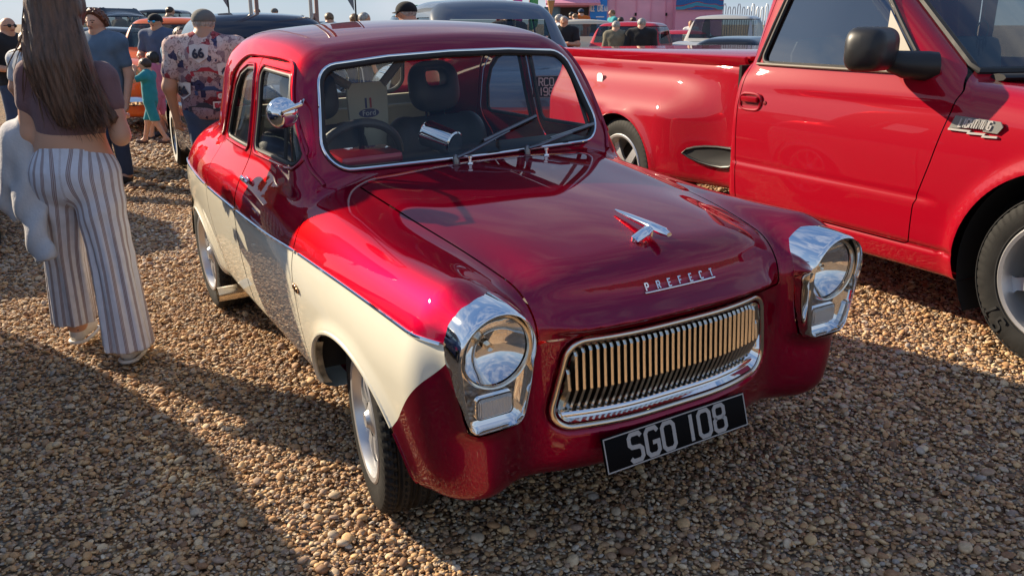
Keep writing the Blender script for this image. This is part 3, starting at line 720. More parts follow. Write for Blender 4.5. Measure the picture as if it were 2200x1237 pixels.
# headlamps: chrome bezel, lens, side light
def headlamp(s):
    O = Vector((s*.573, -.588, .686)); fx, fv, fd = Vector((s, 0, 0)), Vector((0, -.06, 1)).normalized(), Vector((s*.05, -1, -.03)).normalized()
    poly = LAMP
    n = 96
    def ray(w, grow=0.):
        d = Vector((math.cos(w), math.sin(w))); best = .05
        for i in range(len(poly)):
            a, b = Vector(poly[i]), Vector(poly[(i+1) % len(poly)]); e = b-a; den = d.x*e.y-d.y*e.x
            if abs(den) < 1e-9: continue
            t = (a.x*e.y-a.y*e.x)/den; u_ = (a.x*d.y-a.y*d.x)/den
            if t > 0 and -1e-6 <= u_ <= 1+1e-6: best = max(best, t)
        q_ = d*(best+grow); return Vector((q_.x*.94, q_.y)) if q_.x < 0 else q_
    ws = [rad(-90)+2*math.pi*i/n for i in range(n)]
    vis = lambda w: .5+.5*math.sin(w)
    secs = [(.0150, None), (.0142, 'mid'), (.0075, lambda w: .010+.010*vis(w)), (.003, lambda w: .020+.011*vis(w)), (.0005, lambda w: .021+.011*vis(w)), (-.001, lambda w: .018+.010*vis(w)), (-.003, lambda w: .0), (-.005, lambda w: -.012)]
    V_ = []; F_ = []
    base = [ray(w) for w in ws]
    R0 = [O+fx*(b.x+b.normalized().x*.0150)+fv*(b.y+b.normalized().y*.0150)+fd*.10 for b in base]
    hp, _ = hit([tuple(p) for p in R0], tuple(-fd), .26); dep = [max(-.10, (Vector(p)-O).dot(fd)-.022) for p in hp]
    for k_ in range(3): dep = [(dep[i-1]+dep[i]*2+dep[(i+1) % n])/4 for i in range(n)]
    for gsc, dd in secs:
        for i, (w, b) in enumerate(zip(ws, base)):
            fr_ = .010+.010*vis(w)
            d_ = dep[i] if dd is None else (dep[i]*.45+fr_*.55) if dd == 'mid' else dd(w)
            q = b+b.normalized()*gsc; V_.append(O+fx*q.x+fv*q.y+fd*d_)
    for w in ws: V_.append(O+fx*(.095*math.cos(w))+fv*(.095*math.sin(w))+fd*(-.012))
    for w in ws: V_.append(O+fx*(.094*math.cos(w))+fv*(.094*math.sin(w))+fd*(-.03))
    for k in range(len(secs)+1):
        for i in range(n): F_.append((k*n+i, k*n+(i+1) % n, k*n+n+(i+1) % n, k*n+n+i))
    bz = MB().add(V_, F_).build('headlamp', MAT['chrome'], car, auto=50)
    R = Matrix((fx, fv, fd)).transposed() if s > 0 else Matrix((fx, fv, fd)).transposed()
    c = O
    MB().lathe([(-.012, .0965), (.006, .096), (.010, .0925), (.008, .089), (.0, .087)], 64, 'z', c, R=R).build('lens_rim', MAT['chrome_satin'], bz)
    MB().lathe([(-.010, .088), (-.030, .072), (-.050, .045), (-.058, .018), (-.058, .001)], 48, 'z', c, R=R).build('reflector', MAT['chrome'], bz)
    MB().lathe([(-.035, .001), (-.030, .010), (-.052, .011)], 16, 'z', c, R=R).build('bulb', MAT['chrome_satin'], bz)
    MB().lathe([(.004, .088), (.013, .06), (.018, .03), (.0195, .001)], 48, 'z', c, R=R).build('headlamp_lens', MAT['lens'], bz)
    # side light
    P = offset_outline([(-.048, -.027), (.048, -.027), (.048, .027), (-.048, .027)], .012, 0)
    so_ = O+fv*(-.147)+fd*(-.013)
    MB().prism([(p[0]*1.09, p[1]*1.14) for p in P], .008, so_, fx, fv, fd).build('side_light_rim', MAT['chrome'], bz)
    k = len(P); V2 = [so_+fx*p[0]+fv*p[1]+fd*.009 for p in P]+[so_+fx*(p[0]*.85)+fv*(p[1]*.8)+fd*.016 for p in P]
    F2 = [(i, (i+1) % k, k+(i+1) % k, k+i) for i in range(k)]+[tuple(range(k, 2*k))]
    MB().add(V2, F2).build('side_light', MAT['ribbed_lens'], bz)
    return bz
rl = bsdf('ribbed_lens', (.62, .58, .52), .12, .0, 1.0)
_tc = N_(rl, 'ShaderNodeTexCoord'); _wv = N_(rl, 'ShaderNodeTexWave', wave_type='BANDS', bands_direction='X'); _wv.inputs['Scale'].default_value = 70; L_(rl, _tc.outputs['Object'], _wv.inputs['Vector'])
_bp = N_(rl, 'ShaderNodeBump'); _bp.inputs['Strength'].default_value = .8; _bp.inputs['Distance'].default_value = .003; L_(rl, _wv.outputs['Fac'], _bp.inputs['Height']); L_(rl, _bp.outputs[0], B_(rl).inputs['Normal'])
headlamp(-1); headlamp(1)
# bonnet ornament and lettering
oz = lambda x, y: on_z(x, y)
a = Vector((.016, -.262, oz(.016, -.262)+.010)); b = Vector((.0, -.520, .874))
orn = MB().tube([a, a.lerp(b, .3), a.lerp(b, .7), a.lerp(b, .93), b+Vector((0, -.006, -.002))], [.004, .0105, .0155, .0155, .008], 12, flat=.75).build('bonnet_ornament', MAT['chrome'], bonnet)
w0 = a.lerp(b, .72)
for sx in (-1,):
    tip = Vector((-.062, -.455, oz(-.062, -.455)+.004)); mid = Vector((-.032, -.462, oz(-.032, -.462)+.022))
    MB().tube([w0, w0.lerp(mid, .5)+Vector((0, 0, .002)), mid, tip, tip+Vector((-.004, .0, -.006))], [.014, .018, .020, .019, .011], 10, flat=.42).build('ornament_wing', MAT['chrome'], orn)
f1 = Vector((0, -.44, oz(0, -.44)-.002)); MB().tube([f1, w0], [.014, .009], 10, flat=.5).build('ornament_foot', MAT['chrome'], orn)
yl = lambda x, z: on_y(x, z)
nlet = 'PREFECT'; bx0, bx1 = -.113, .128
def lp_(x, z): y = yl(x, z); return Vector((x, y, z)), nrm(x, y, z)
zb_ = .742
lett = MB().tube([lp_(x, zb_-.003)[0]+lp_(x, zb_-.003)[1]*.003 for x in np.linspace(bx0, bx1, 16)], .0028, 8).build('bonnet_lettering', MAT['chrome'], bonnet)
for i, chh in enumerate(nlet):
    x = bx0+.010+(bx1-bx0-.020)*i/6; p, n = lp_(x, zb_+.001); ez = n; ex = Vector((1, 0, 0)); ex = (ex-ez*ex.dot(ez)).normalized(); ey = ez.cross(ex)
    letters(chh, .0205, .1, .0036, .006, p+ez*.001, ex, ey, ez, MAT['chrome'], lett, wx=.8)
# wipers, washer jets
for x0, y0, tipx, tipz in ((-.125, .500, .285, 1.045), (.180, .515, .550, .992)):
    z0 = oz(x0, y0); piv = Vector((x0, y0, z0+.012))
    w = MB().lathe([(-.016, .013), (.006, .012), (.016, .009), (.020, .002)], 16, 'z', piv).build('wiper', MAT['wiper_metal'], car)
    ym = on_y(tipx, tipz, 1.0, .3); tip = Vector((tipx, ym-.012, tipz)); n = nrm(tipx, ym, tipz)
    mid = piv.lerp(tip, .45)+n*.022
    MB().tube([piv+Vector((0, -.004, .01)), piv.lerp(mid, .3)+n*.012, mid, piv.lerp(tip, .62)+n*.012], [.012, .011, .009, .007], 8, flat=.6).build('wiper_arm', MAT['wiper_metal'], w)
    bl = []
    for t in np.linspace(.38, 1.0, 12):
        q = piv.lerp(tip, t); yy = on_y(q.x, max(q.z, .94), 1.0, .3); bl.append(Vector((q.x, yy-.009, q.z+.002)))
    MB().tube(bl, .0085, 6).build('wiper_blade', MAT['wiper_metal'], w)
    MB().tube([p+Vector((0, .009, -.006)) for p in bl], .006, 6).build('wiper_rubber', MAT['rubber'], w)
for x0 in (-.085, .235):
    y0 = .47; z0 = oz(x0, y0); MB().lathe([(0, .012), (.004, .011), (.006, .006), (.018, .006), (.02, .009), (.027, .009), (.028, .001)], 16, 'z', (x0, y0, z0)).build('washer_jet', MAT['chrome'], car)
# door handle, wing badge, mirror
for s in (-1, 1):
    for yh, d in ((1.135, dR1 if s < 0 else dL1),):
        zz = .838; xx = on_x(yh, zz, s); n = nrm(xx, yh, zz)
        h = MB().sphere((xx, yh, zz), (.008, .034, .017)).build('door_handle', MAT['chrome'], d)
        c0 = Vector((xx, yh, zz))+n*.018
        MB().tube([c0+Vector((0, .03, -.004))-n*.012, c0+Vector((0, .02, 0)), c0+Vector((0, -.03, -.002)), c0+Vector((0, -.05, -.006))-n*.004], [.007, .009, .008, .005], 10, flat=1.3).build('handle_grip', MAT['chrome'], h)
    p, q = .43, .600; xx = on_x(p, q, s); n = nrm(xx, p, q); mb = MB()
    for dy, sc in ((-.016, .9), (0, 1.1), (.018, .9)): mb.sphere((xx+n.x*.004, p+dy, q+.003*math.sin(dy*90)), (.006, .010*sc, .012*sc), 10, 8)
    mb.build('wing_badge', MAT['rust_chrome'], wR if s < 0 else wL)
    # round door mirror seen from its chrome back
    if s > 0: continue
    hb, hbn = hit([(s*.95, .745, 1.165)], (-s, 0, 0), .6); base_ = Vector(hb[0]); n = Vector(hbn[0])
    hc = Vector((s*.708, .572, 1.148))
    Rm = Vector((s*.35, -1, -.02)).to_track_quat('Z', 'Y').to_matrix()
    mr = MB().lathe([(-.016, .001), (-.016, .047), (-.011, .051), (.0, .049), (.016, .041), (.027, .027), (.033, .011), (.035, .001)], 40, 'z', hc, R=Rm).build('door_mirror', MAT['chrome'], dR1 if s < 0 else dL1)
    tipb = hc+Rm@Vector((0, 0, .035))
    MB().tube([base_, base_+n*.02+Vector((0, -.05, .010)), Vector((s*.640, .565, 1.185)), Vector((s*.665, .500, 1.180)), tipb+Vector((0, -.020, .014)), tipb], [.007, .0075, .0075, .0075, .007, .006], 10).sphere(tipb, .010, 10, 8).build('mirror_arm', MAT['chrome'], mr)
# exhaust tail pipe under the side
MB().lathe([(0, .033), (.14, .034), (.142, .032), (.10, .029), (.0, .029)], 24, 'x', (-.80, 1.66, .235)).build('side_exhaust', MAT['exhaust'], car)
# wheels
def make_tyre(R, Rr, w, grooves=4, n=180, blocks=60):
    prof = []
    hw = w/2
    prof += [(-hw*.80, Rr), (-hw*.94, Rr+.010), (-hw*.985, Rr+(R-Rr)*.30), (-hw*1.01, Rr+(R-Rr)*.52), (-hw*.97, Rr+(R-Rr)*.80), (-hw*.90, R-.012)]
    xs = np.linspace(-hw*.84, hw*.84, 29)
    prof += [(x, R-.004*(x/hw)**2-.001) for x in xs]
    prof += [(-a, r) for a, r in prof[:6][::-1]]
    V_ = []; F_ = []; k = len(prof)
    for j in range(n):
        w_ = 2*math.pi*j/n
        for i, (a, r) in enumerate(prof):
            if 6 <= i < 35:
                t = (i-6)/28.
                if (i-6) in (5, 6, 12, 13, 15, 16, 22, 23): r -= .011
                else:
                    ph = (j/n*blocks+ (abs(t-.5)*2.2)) % 1
                    if ph < .22 and (t < .2 or t > .8 or .3 < t < .46 or .54 < t < .7): r -= .009
            elif i in (5, 35) and (j/n*blocks) % 1 < .3: r -= .005
            V_.append((a, r*math.cos(w_), r*math.sin(w_)))
    for j in range(n):
        j2 = (j+1) % n
        for i in range(k-1): F_.append((j*k+i, j*k+i+1, j2*k+i+1, j2*k+i))
    return V_, F_
def make_wheel(parent, c, R, Rr, w, s, steer=0., spokes=8, mat='alloy', style='mini', name='wheel'):
    hw = w/2; root = MB().add(*make_tyre(R, Rr, w)).build(name, MAT['tyre'], parent, auto=30)
    rim = MB().lathe([(-hw*.75, Rr-.012), (-hw*.86, Rr-.004), (-hw*.9, Rr+.008), (-hw*.96, Rr+.012), (-hw*1.0, Rr+.006), (-hw*.97, Rr-.008), (-hw*.80, Rr-.014), (-hw*.55, Rr-.018), (-hw*.1, Rr-.022), (hw*.6, Rr-.02), (hw*.85, Rr-.004)], 72, 'x').build('rim', MAT[mat], root, auto=40)
    d = -hw*(.66 if style == 'mini' else .60); mb = MB()
    mb.lathe([(d-.02, .001), (d-.024, .022), (d-.012, .030), (d-.002, .055), (d+.006, .075), (d+.02, .078)], 32, 'x')
    for i in range(spokes):
        a0 = 2*math.pi*i/spokes; Rx = Matrix.Rotation(a0, 3, 'X'); wdt = .028 if style == 'mini' else .062
        V_ = []
        for rr, xo, ww in ((.055, d-.006, wdt*1.2), (.10, d-.010, wdt*.95), (Rr-.04, d-.004, wdt*.85), (Rr-.016, d+.002, wdt*1.25)):
            for dx, sg in ((0, -1), (0, 1), (.022, 1), (.022, -1)): V_.append(Rx@Vector((xo+dx, sg*ww/2*(1 if dx == 0 else .8), rr)))
        F_ = []
        for k in range(3):
            for j in range(4): F_.append((k*4+j, k*4+(j+1) % 4, k*4+4+(j+1) % 4, k*4+4+j))
        mb.add(V_, F_)
    mb.build('spokes', MAT[mat], rim, auto=30)
    MB().lathe([(hw*.1, .001), (hw*.1, Rr-.03)], 32, 'x').build('brake_disc', MAT['under_black'], root)
    root.location = c; root.rotation_euler = (RNG.uniform(0, 3), 0, (0 if s < 0 else math.pi)+steer)
    if s > 0: root.rotation_euler = (RNG.uniform(0, 3), 0, math.pi+steer)
    return root
for s in (-1, 1):
    make_wheel(car, (s*.630, 0, .286), .288, .182, .172, s, steer=rad(-9))
    make_wheel(car, (s*.640, 2.21, .288), .290, .182, .185, s)
# ---- interior
def seat(x, y, rec=.22):
    o = MB().box((x, y, .47), (.46, .50, .16), bev=.06).build('seat', MAT['black_seat'], car)
    Rb = Euler((-rec, 0, 0)).to_matrix()
    def fs(X, Y, Z):
        q = smax(smax(np.abs(X)-.25+.10*np.maximum(Z-.2, 0)**2, np.abs(Y)-.055-.03*np.exp(-((np.abs(X)-.19)/.05)**2), .07), np.abs(Z-.02)-.30, .14); return q
    v, n, t = surfnet(fs, (-.27, -.12, -.35), (.27, .12, .37), .02)
    M = Matrix.Translation((x, y+.26, .68))@Rb.to_4x4()
    mesh('seat_back', np.array([M@Vector(p) for p in v]), t, MAT['black_seat'], o)
    def fh(X, Y, Z):
        q = smax(smax(np.abs(X)-.125+.15*np.maximum(Z, 0)**2*3, np.abs(Y)-.05, .06), np.abs(Z)-.125, .10)
        return smax(q, -(smax(np.abs(X)-.05, np.abs(Z-.035)-.035, .03)), .02)
    v, n, t = surfnet(fh, (-.15, -.08, -.15), (.15, .08, .15), .012)
    M2 = Matrix.Translation((x, y+.30, 1.105))@Rb.to_4x4()
    mesh('head_rest', np.array([M2@Vector(p) for p in v]), t, MAT['black_seat'], o)
    for sx in (-.045, .045): MB().tube([(x+sx, y+.30, .92), (x+sx, y+.30, 1.03)], .006, 8).build('head_rest_post', MAT['chrome'], o)
    return o
seat(-.33, 1.20, .30)
seat(.245, 1.16, .16)
MB().box((0, 2.02, .52), (1.15, .45, .22), bev=.06).box((0, 2.20, .78), (1.1, .14, .45), (-.3, 0, 0), bev=.05).build('rear_seat', MAT['cream_trim'], car)
MB().box((0, 2.28, .950), (1.0, .30, .012)).build('parcel_shelf', MAT['cream_trim'], car)
dash = MB().box((0, .745, .885), (1.16, .22, .10), bev=.03).build('dashboard', MAT['black_matt'], car)
MB().box((-.385, .720, .945), (.235, .17, .06), (.05, 0, 0), bev=.018).build('binnacle', MAT['red_candy'], dash)
MB().lathe([(-.075, .001), (-.075, .043), (-.07, .048), (.05, .050), (.06, .052), (.068, .046), (.064, .044), (.05, .042)], 40, 'y', (-.075, .735, .985), R=Euler((.25, 0, .45)).to_matrix()).build('tachometer', MAT['chrome'], dash)
MB().box((-.07, .745, .935), (.06, .07, .05), bev=.01).build('tachometer_bracket', MAT['chrome_satin'], dash)
MB().lathe([(0, .001), (.02, .036), (.02, .03)], 24, 'y', (-.005, .75, .945), R=Euler((0, 0, .6)).to_matrix()).build('switch_dial', MAT['black_gloss'], dash)
swr = Euler((rad(-62), 0, 0)).to_matrix(); swc = Vector((-.34, .93, .90))
sw = MB().tube([swc+swr@Vector((.175*math.cos(w), .175*math.sin(w), 0)) for w in np.linspace(0, 2*math.pi, 40, endpoint=False)], .017, 10, closed=True).build('steering_wheel', MAT['black_seat'], car)
MB().tube([swc+swr@Vector((-.17, 0, 0)), swc+swr@Vector((0, 0, -.03)), swc+swr@Vector((.17, 0, 0))], .012, 8).tube([swc+swr@Vector((0, 0, -.03)), swc+swr@Vector((0, -.17, 0))], .012, 8).tube([swc+swr@Vector((0, 0, -.02)), swc+swr@Vector((0, -.02, -.28))], .03, 10).build('steering_spokes', MAT['black_matt'], sw)
# cream bracing panel with badge behind the seats and its two struts
yb = 1.52
pp = [(-.085, .70), (.085, .70), (.095, 1.115), (.085, 1.140), (-.085, 1.140), (-.095, 1.115)]
px0 = -.065
brace = MB().prism(pp, .02, (px0, yb, 0)).build('brace_panel', MAT['cream_trim'], car)
MB().tube([(px0-.075, yb-.01, 1.125), (px0-.33, yb+.12, 1.30)], .020, 10).build('brace_strut', MAT['headlining'], brace)
MB().tube([(px0+.075, yb-.01, 1.125), (px0+.33, yb+.08, 1.34)], .020, 10).build('brace_strut', MAT['headlining'], brace)
bsdf('badge_blue', (.02, .03, .16), .3); bsdf('badge_red', (.5, .02, .03), .3); bsdf('badge_white', (.8, .8, .8), .4)
yy = yb-.0205
MB().prism([(.048*math.cos(w), .020*math.sin(w)) for w in np.linspace(0, 2*math.pi, 32, endpoint=False)], .002, (px0, yy, 1.005)).build('badge_oval', MAT['badge_blue'], brace, smooth=False)
font_mesh('badge_script', 'Ford', .034, MAT['badge_white'], brace, frame_mat((px0, yy-.0025, .995), (1, 0, 0), (0, 0, 1)))
mb = MB()
for i in range(3):
    for j in range(3):
        if (i+j) % 2 == 0: mb.box((px0-.012+.012*i, yy-.001, .970-.012*j), (.012, .002, .012))
mb.build('badge_chequer', MAT['black_matt'], brace, smooth=False)
MB().box((px0-.011, yy-.001, 1.050), (.009, .002, .045)).build('badge_stripe', MAT['badge_blue'], brace, smooth=False)
MB().box((px0+.011, yy-.001, 1.050), (.009, .002, .045)).build('badge_stripe', MAT['badge_red'], brace, smooth=False)
# ================================================================ red pickup (frame: x forward, y to its left = away from the viewer, z up; y=0 is the near side)
TH = rad(-92.65)
TM = Matrix.Translation((2.078, 2.963, .072))@Matrix.Rotation(TH, 4, 'Z')
truck = thing('pickup_truck', 'bright red pickup truck with black door mirror parked beside the vintage saloon', 'pickup truck', mat4=TM)
RA, FA = .40, 3.485
tWZ = spl1([(.1, .90), (.25, .955), (.36, .985), (.55, 1.0), (.72, 1.003), (.90, .995), (1.02, .975), (1.12, .955), (1.2, .93)])
tBZ = spl1([(.1, .84), (.3, .865), (.8, .872), (1.1, .872), (1.2, .872)])
tTop = spl1([(-.8, 1.12), (.5, 1.125), (1.5, 1.13), (1.9, 1.13), (2.6, 1.12), (2.95, 1.10), (3.3, 1.07), (3.8, 1.02), (4.2, .95), (4.5, .86)])
tGZ = spl1([(1.0, .985), (1.12, .955), (1.3, .905), (1.5, .845), (1.7, .78), (1.9, .70)])
def t_arch(x, z):
    a = np.sqrt((x-FA)**2+((z-.36)*1.03)**2)-.455; b = np.sqrt((x-RA)**2+((z-.36)*1.06)**2)-.415
    return np.minimum(a, b)
def f_truck(x, y, z):
    a = np.abs(y-np.float32(1.0))
    bulge = sstep(1.44, .80, x)*(1-.25*sstep(.0, -.8, x)); bulge = bulge*(1-sstep(.76, 1.05, z))
    Wc = tWZ(z)-.035*sstep(3.5, 4.4, x); Wb = tBZ(z)+.135*bulge
    ad = t_arch(x, z); fl = .020*np.exp(-(np.maximum(ad, 0)/.045)**2)*(z < 1.0)
    wc = Wc+fl*(x > 2.5)+.020*np.exp(-((z-.565)/.012)**2)*0
    cren = -.010*np.exp(-((z-.585-.0*x)/.010)**2)*(1-sstep(2.83, 2.93, x))*sstep(1.52, 1.60, x)
    sill = -.014*np.exp(-((z-.375)/.007)**2)*(1-sstep(3.0, 3.05, x))
    cab = smax(a-(wc+cren+sill), z-tTop(x), .14); cab = smax(cab, 1.535-x, .05); cab = smax(cab, x-(4.42-.25*(a/.9)**4+.12*(z-.6)), .2); cab = smax(cab, .255-z, .03)
    bed = smax(a-(Wb+fl*.8), z-1.125, .07); bed = smax(bed, x-1.500, .03); bed = smax(bed, -.66-x, .1); bed = smax(bed, .38-z, .06)
    Wg = tGZ(z)-.02*sstep(2.2, 1.5, x)
    gg = smax(a-Wg, z-(1.79-.05*(a/.7)**2-.10*((x-1.95)/.6)**2), .13); gg = smax(gg, (x-(3.03-1.42*(z-1.10)-.16*a*a)), .12); gg = smax(gg, 1.545+.02*(z-1.1)-x, .14)
    gg = smax(gg, 1.0-z, .04); cab = smin(cab, gg, .03)
    return np.minimum(cab, bed)
Vt, Nt, Tt = surfnet(f_truck, (-.72, -.05, .22), (4.5, 2.05, 1.82), .022)
TK = Skin(Vt, Nt, Tt)
tsdW = sdpoly([(1.685, 1.135), (1.80, 1.66), (2.16, 1.66), (2.72, 1.15), (2.70, 1.135)], .035)
def tw_f(x, y, z): return np.maximum(tsdW(x, z), .55-np.abs(y-1.0))
tsdD = sdpoly([(1.615, .37), (1.585, .9), (1.60, 1.15), (1.70, 1.72), (2.22, 1.72), (2.60, 1.37), (2.87, 1.135), (2.935, 1.06), (2.86, .75), (2.80, .55), (2.795, .37)], .03)
def td_f(x, y, z): return np.maximum(tsdD(x, z), .5-np.abs(y-1.0))
def tws_f(x, y, z):                                # windscreen
    d = (x-(3.03-1.42*(z-1.10)-.16*(y-1)**2)); return np.maximum.reduce([np.abs(y-1.0)-(.80-.33*(z-1.15)), 1.135-z, z-1.66, -.08-d, 1.9-x])
def tar_f(x, y, z): return np.maximum.reduce([t_arch(x, z), .55-np.abs(y-1.0), z-1.0])
for fn in (tw_f, tws_f, tar_f): TK.split(fn)
for g in (-.003, .003): TK.split(lambda x, y, z: td_f(x, y, z)-g)
TK.split(lambda x, y, z: x-1.51); TK.split(lambda x, y, z: np.maximum(x-3.0, np.maximum(z-.375, .2-z)))
C = TK.V[TK.T].mean(1).T
tl = np.zeros(len(TK.T), int); tl[C[0] < 1.51] = 1
tl[(C[0] > 2.8) & (C[1]-1 < -.70) & (C[2] < 1.12)] = 5; tl[(C[0] > 2.8) & (C[1]-1 > .70) & (C[2] < 1.12)] = 6
v = td_f(*C); tl[v < .003] = -1; tl[(v < -.003) & (C[1] < 1)] = 2; tl[(v < -.003) & (C[1] > 1)] = 3
tl[tw_f(*C) < 0] = 20; tl[tws_f(*C) < 0] = 21; tl[tar_f(*C) < 0] = -1
def tpanel(name, l, mat, parent=truck, off=0., near=None):
    m = tl == l
    if near is not None: m = m & ((C[1] < 1) == near)
    q = TK.T[m]; u, inv = np.unique(q, return_inverse=True)
    return mesh(name, TK.V[u]+TK.N[u]*off, inv.reshape(-1, 3), MAT[mat], parent, normals=TK.N[u])
cab = tpanel('cab', 0, 'red_solid'); bedp = tpanel('cargo_bed', 1, 'red_solid'); fen = tpanel('front_fender', 5, 'red_solid'); tpanel('front_fender', 6, 'red_solid')
td1 = tpanel('door', 2, 'red_solid', near=True); td2 = tpanel('door', 3, 'red_solid', near=False)
tpanel('window', 20, 'glass_film', td1, -.012, True); tpanel('window', 20, 'glass_tint', td2, -.012, False)
tpanel('windscreen', 21, 'glass_tint', truck, -.01)
fT = lambda P0, D, t1: hit(P0, D, t1, f=f_truck)
def t_side(xs, zs): xs = np.atleast_1d(np.array(xs, float)); zs = np.zeros_like(xs)+zs; return fT(np.stack([xs, xs*0-.25, zs], 1), (0, 1, 0), .8)
q = np.array(offset_outline([(1.685, 1.135), (1.80, 1.66), (2.16, 1.66), (2.72, 1.15), (2.70, 1.135)], .035, .004)); hp, hn = t_side(q[:, 0], q[:, 1])
MB().tube(list(hp-hn*.002), .011, 8, closed=True).build('window_seal', MAT['rubber'], td1)
bsdf('trim_beige', (.20, .165, .125), .5, .0)
hp, hn = t_side(np.linspace(1.66, 2.60, 20), 1.122); MB().tube(list(hp+hn*.004), .013, 8, flat=.6).build('window_sill', MAT['trim_beige'], td1)
q = np.array([(1.655, 1.13), (1.70, 1.33), (1.77, 1.62)]); hp, hn = t_side(q[:, 0], q[:, 1]); MB().tube(list(hp+hn*.004), .010, 8, flat=.6).build('window_edge_trim', MAT['trim_beige'], td1)
# mirror sail triangle
q = [(2.50, 1.15), (2.70, 1.145), (2.44, 1.39)]; hp, hn = t_side([p[0] for p in q], [p[1] for p in q])
MB().add([tuple(a) for a in hp+hn*.006]+[tuple(a) for a in hp-hn*.01], [(0, 1, 2), (3, 5, 4), (0, 1, 4, 3), (1, 2, 5, 4), (2, 0, 3, 5)]).build('mirror_sail', MAT['trim_beige'], td1, smooth=False)
# windscreen border
wb = []
for yy in np.linspace(-.80, .80, 24): wb.append((3.03-1.42*(1.135-1.10)-.16*yy*yy, 1+yy, 1.135))
for zz in np.linspace(1.16, 1.66, 16): w_ = .80-.33*(zz-1.15); wb.append((3.03-1.42*(zz-1.10)-.16*w_*w_, 1+w_, zz))
for yy in np.linspace(.62, -.62, 20): wb.append((3.03-1.42*(1.66-1.10)-.16*yy*yy, 1+yy, 1.66))
for zz in np.linspace(1.63, 1.16, 16): w_ = .80-.33*(zz-1.15); wb.append((3.03-1.42*(zz-1.10)-.16*w_*w_, 1-w_, zz))
hp, hn = fT([(p[0]+.25, p[1], p[2]) for p in wb], (-1, 0, 0), .5); hp = np.array([(a[0], p[1], p[2]) for a, p in zip(hp, wb)])
MB().tube(list(hp+np.array([.002, 0, .0])), .020, 8, closed=True).build('windscreen_seal', MAT['rubber'], truck)
cw = [(3.03+.03-.16*y*y, 1+y, 1.115) for y in np.linspace(-.78, .78, 16)]; MB().tube(cw, .045, 8, flat=.35).build('cowl_grille', MAT['black_matt'], truck)
for y0, y1 in ((.45, 1.05), (1.05, 1.6)):
    MB().tube([(3.06-.1*(y0-1)**2, y0, 1.14), (2.98, y0+.2, 1.20), (2.93, y1, 1.215)], [.010, .008, .006], 6).build('wiper', MAT['black_matt'], truck)
# mirror
def fm(x, y, z):
    u = x; q = smax(smax(np.abs(u)-.075+.25*np.maximum(y, 0), np.abs(z)-.078+.10*np.maximum(u, 0), .05), np.abs(y)-.120, .06); return q
v, n, t = surfnet(fm, (-.1, -.15, -.1), (.1, .15, .1), .010)
MM = Matrix.Translation((2.60, -.125, 1.225))@Matrix.Rotation(rad(16), 4, 'Z')@Matrix.Scale(1.22, 4)
mir = mesh('door_mirror', np.array([MM@Vector(p) for p in v]), t, MAT['mirror_black'] if 'mirror_black' in MAT else bsdf('mirror_black', (.016, .016, .017), .42), td1, normals=np.array([MM.to_3x3()@Vector(p) for p in n]))
MB().tube([(2.62, -.04, 1.175), (2.66, .005, 1.160), (2.74, .055, 1.155), (2.76, .085, 1.155)], [.045, .058, .062, .058], 14, flat=1.05).build('mirror_arm', MAT['mirror_black'], mir)
# door handle
c0, n0 = t_side([1.685], [.925]); c0 = Vector(c0[0])
el = lambda a, b, k=32: [(a*math.copysign(abs(math.cos(w))**.6, math.cos(w)), b*math.copysign(abs(math.sin(w))**.6, math.sin(w))) for w in np.linspace(0, 2*math.pi, k, endpoint=False)]
dh = MB().tube([c0+Vector((p[0], -.004, p[1])) for p in el(.080, .044)], .008, 8, closed=True).build('door_handle', MAT['red_solid'], td1)
bsdf('red_deep', (.20, .002, .006), .4)
MB().prism(el(.074, .040), .002, c0+Vector((0, -.001, 0)), (1, 0, 0), (0, 0, 1), (0, -1, 0)).build('handle_recess', MAT['red_deep'], dh, smooth=False)
MB().box(c0+Vector((.004, -.014, .014)), (.125, .020, .030), (.25, 0, 0), bev=.008).build('handle_flap', MAT['red_solid'], dh)
MB().lathe([(0, .012), (-.004, .011), (-.005, .001)], 16, 'y', c0+Vector((.11, .0, .0))).build('key_lock', MAT['red_deep'], dh)
# step pad behind the cab
sp = [(1.075, .566), (1.11, .592), (1.16, .609), (1.23, .621), (1.32, .628), (1.42, .630), (1.468, .626), (1.482, .608), (1.480, .575), (1.462, .543), (1.425, .522), (1.36, .511), (1.28, .513), (1.20, .524), (1.13, .543)]
mb = MB(); hp, _ = t_side([p[0] for p in sp], [p[1] for p in sp]); k = len(sp)
yo = [.035 if p[0] < 1.1 else -.0 for p in sp]
V_ = [(p[0], h[1]-.012, p[1]) for p, h in zip(sp, hp)]+[(1.29+(p[0]-1.29)*.90, h[1]-.006, .572+(p[1]-.572)*.74) for p, h in zip(sp, hp)]
st = mb.add(V_, [(i, (i+1) % k, k+(i+1) % k, k+i) for i in range(k)]+[tuple(range(k, 2*k))]).build('step_pad', MAT['black_matt'], bedp)
MB().tube([(p[0], h[1]-.012, p[1]) for p, h in zip(sp, hp)], .008, 8, closed=True).build('step_pad_rim', MAT['mirror_black'], st)
# tonneau cover lid on the bed, with its overhanging near edge
tn = [(x, float(y), z) for x, y, z in ((-.64, .16, 1.150), (1.47, .155, 1.150))]
MB().box((.415, 1.0, 1.142), (2.16, 1.70, .030), bev=.012).build('tonneau_cover', MAT['red_solid'], bedp)
MB().box((.415, .140, 1.118), (2.14, .024, .075), (.35, 0, 0), bev=.009).build('tonneau_lip', MAT['red_solid'], bedp)
MB().box((1.522, .17, .75), (.022, .22, .72)).build('bed_gap', MAT['under_black'], truck, smooth=False)
MB().box((1.524, 1.0, .75), (.018, 1.8, .70)).build('cab_back_panel', MAT['under_black'], truck, smooth=False)
bsdf('badge_silver', (.82, .80, .76), .3, .5)
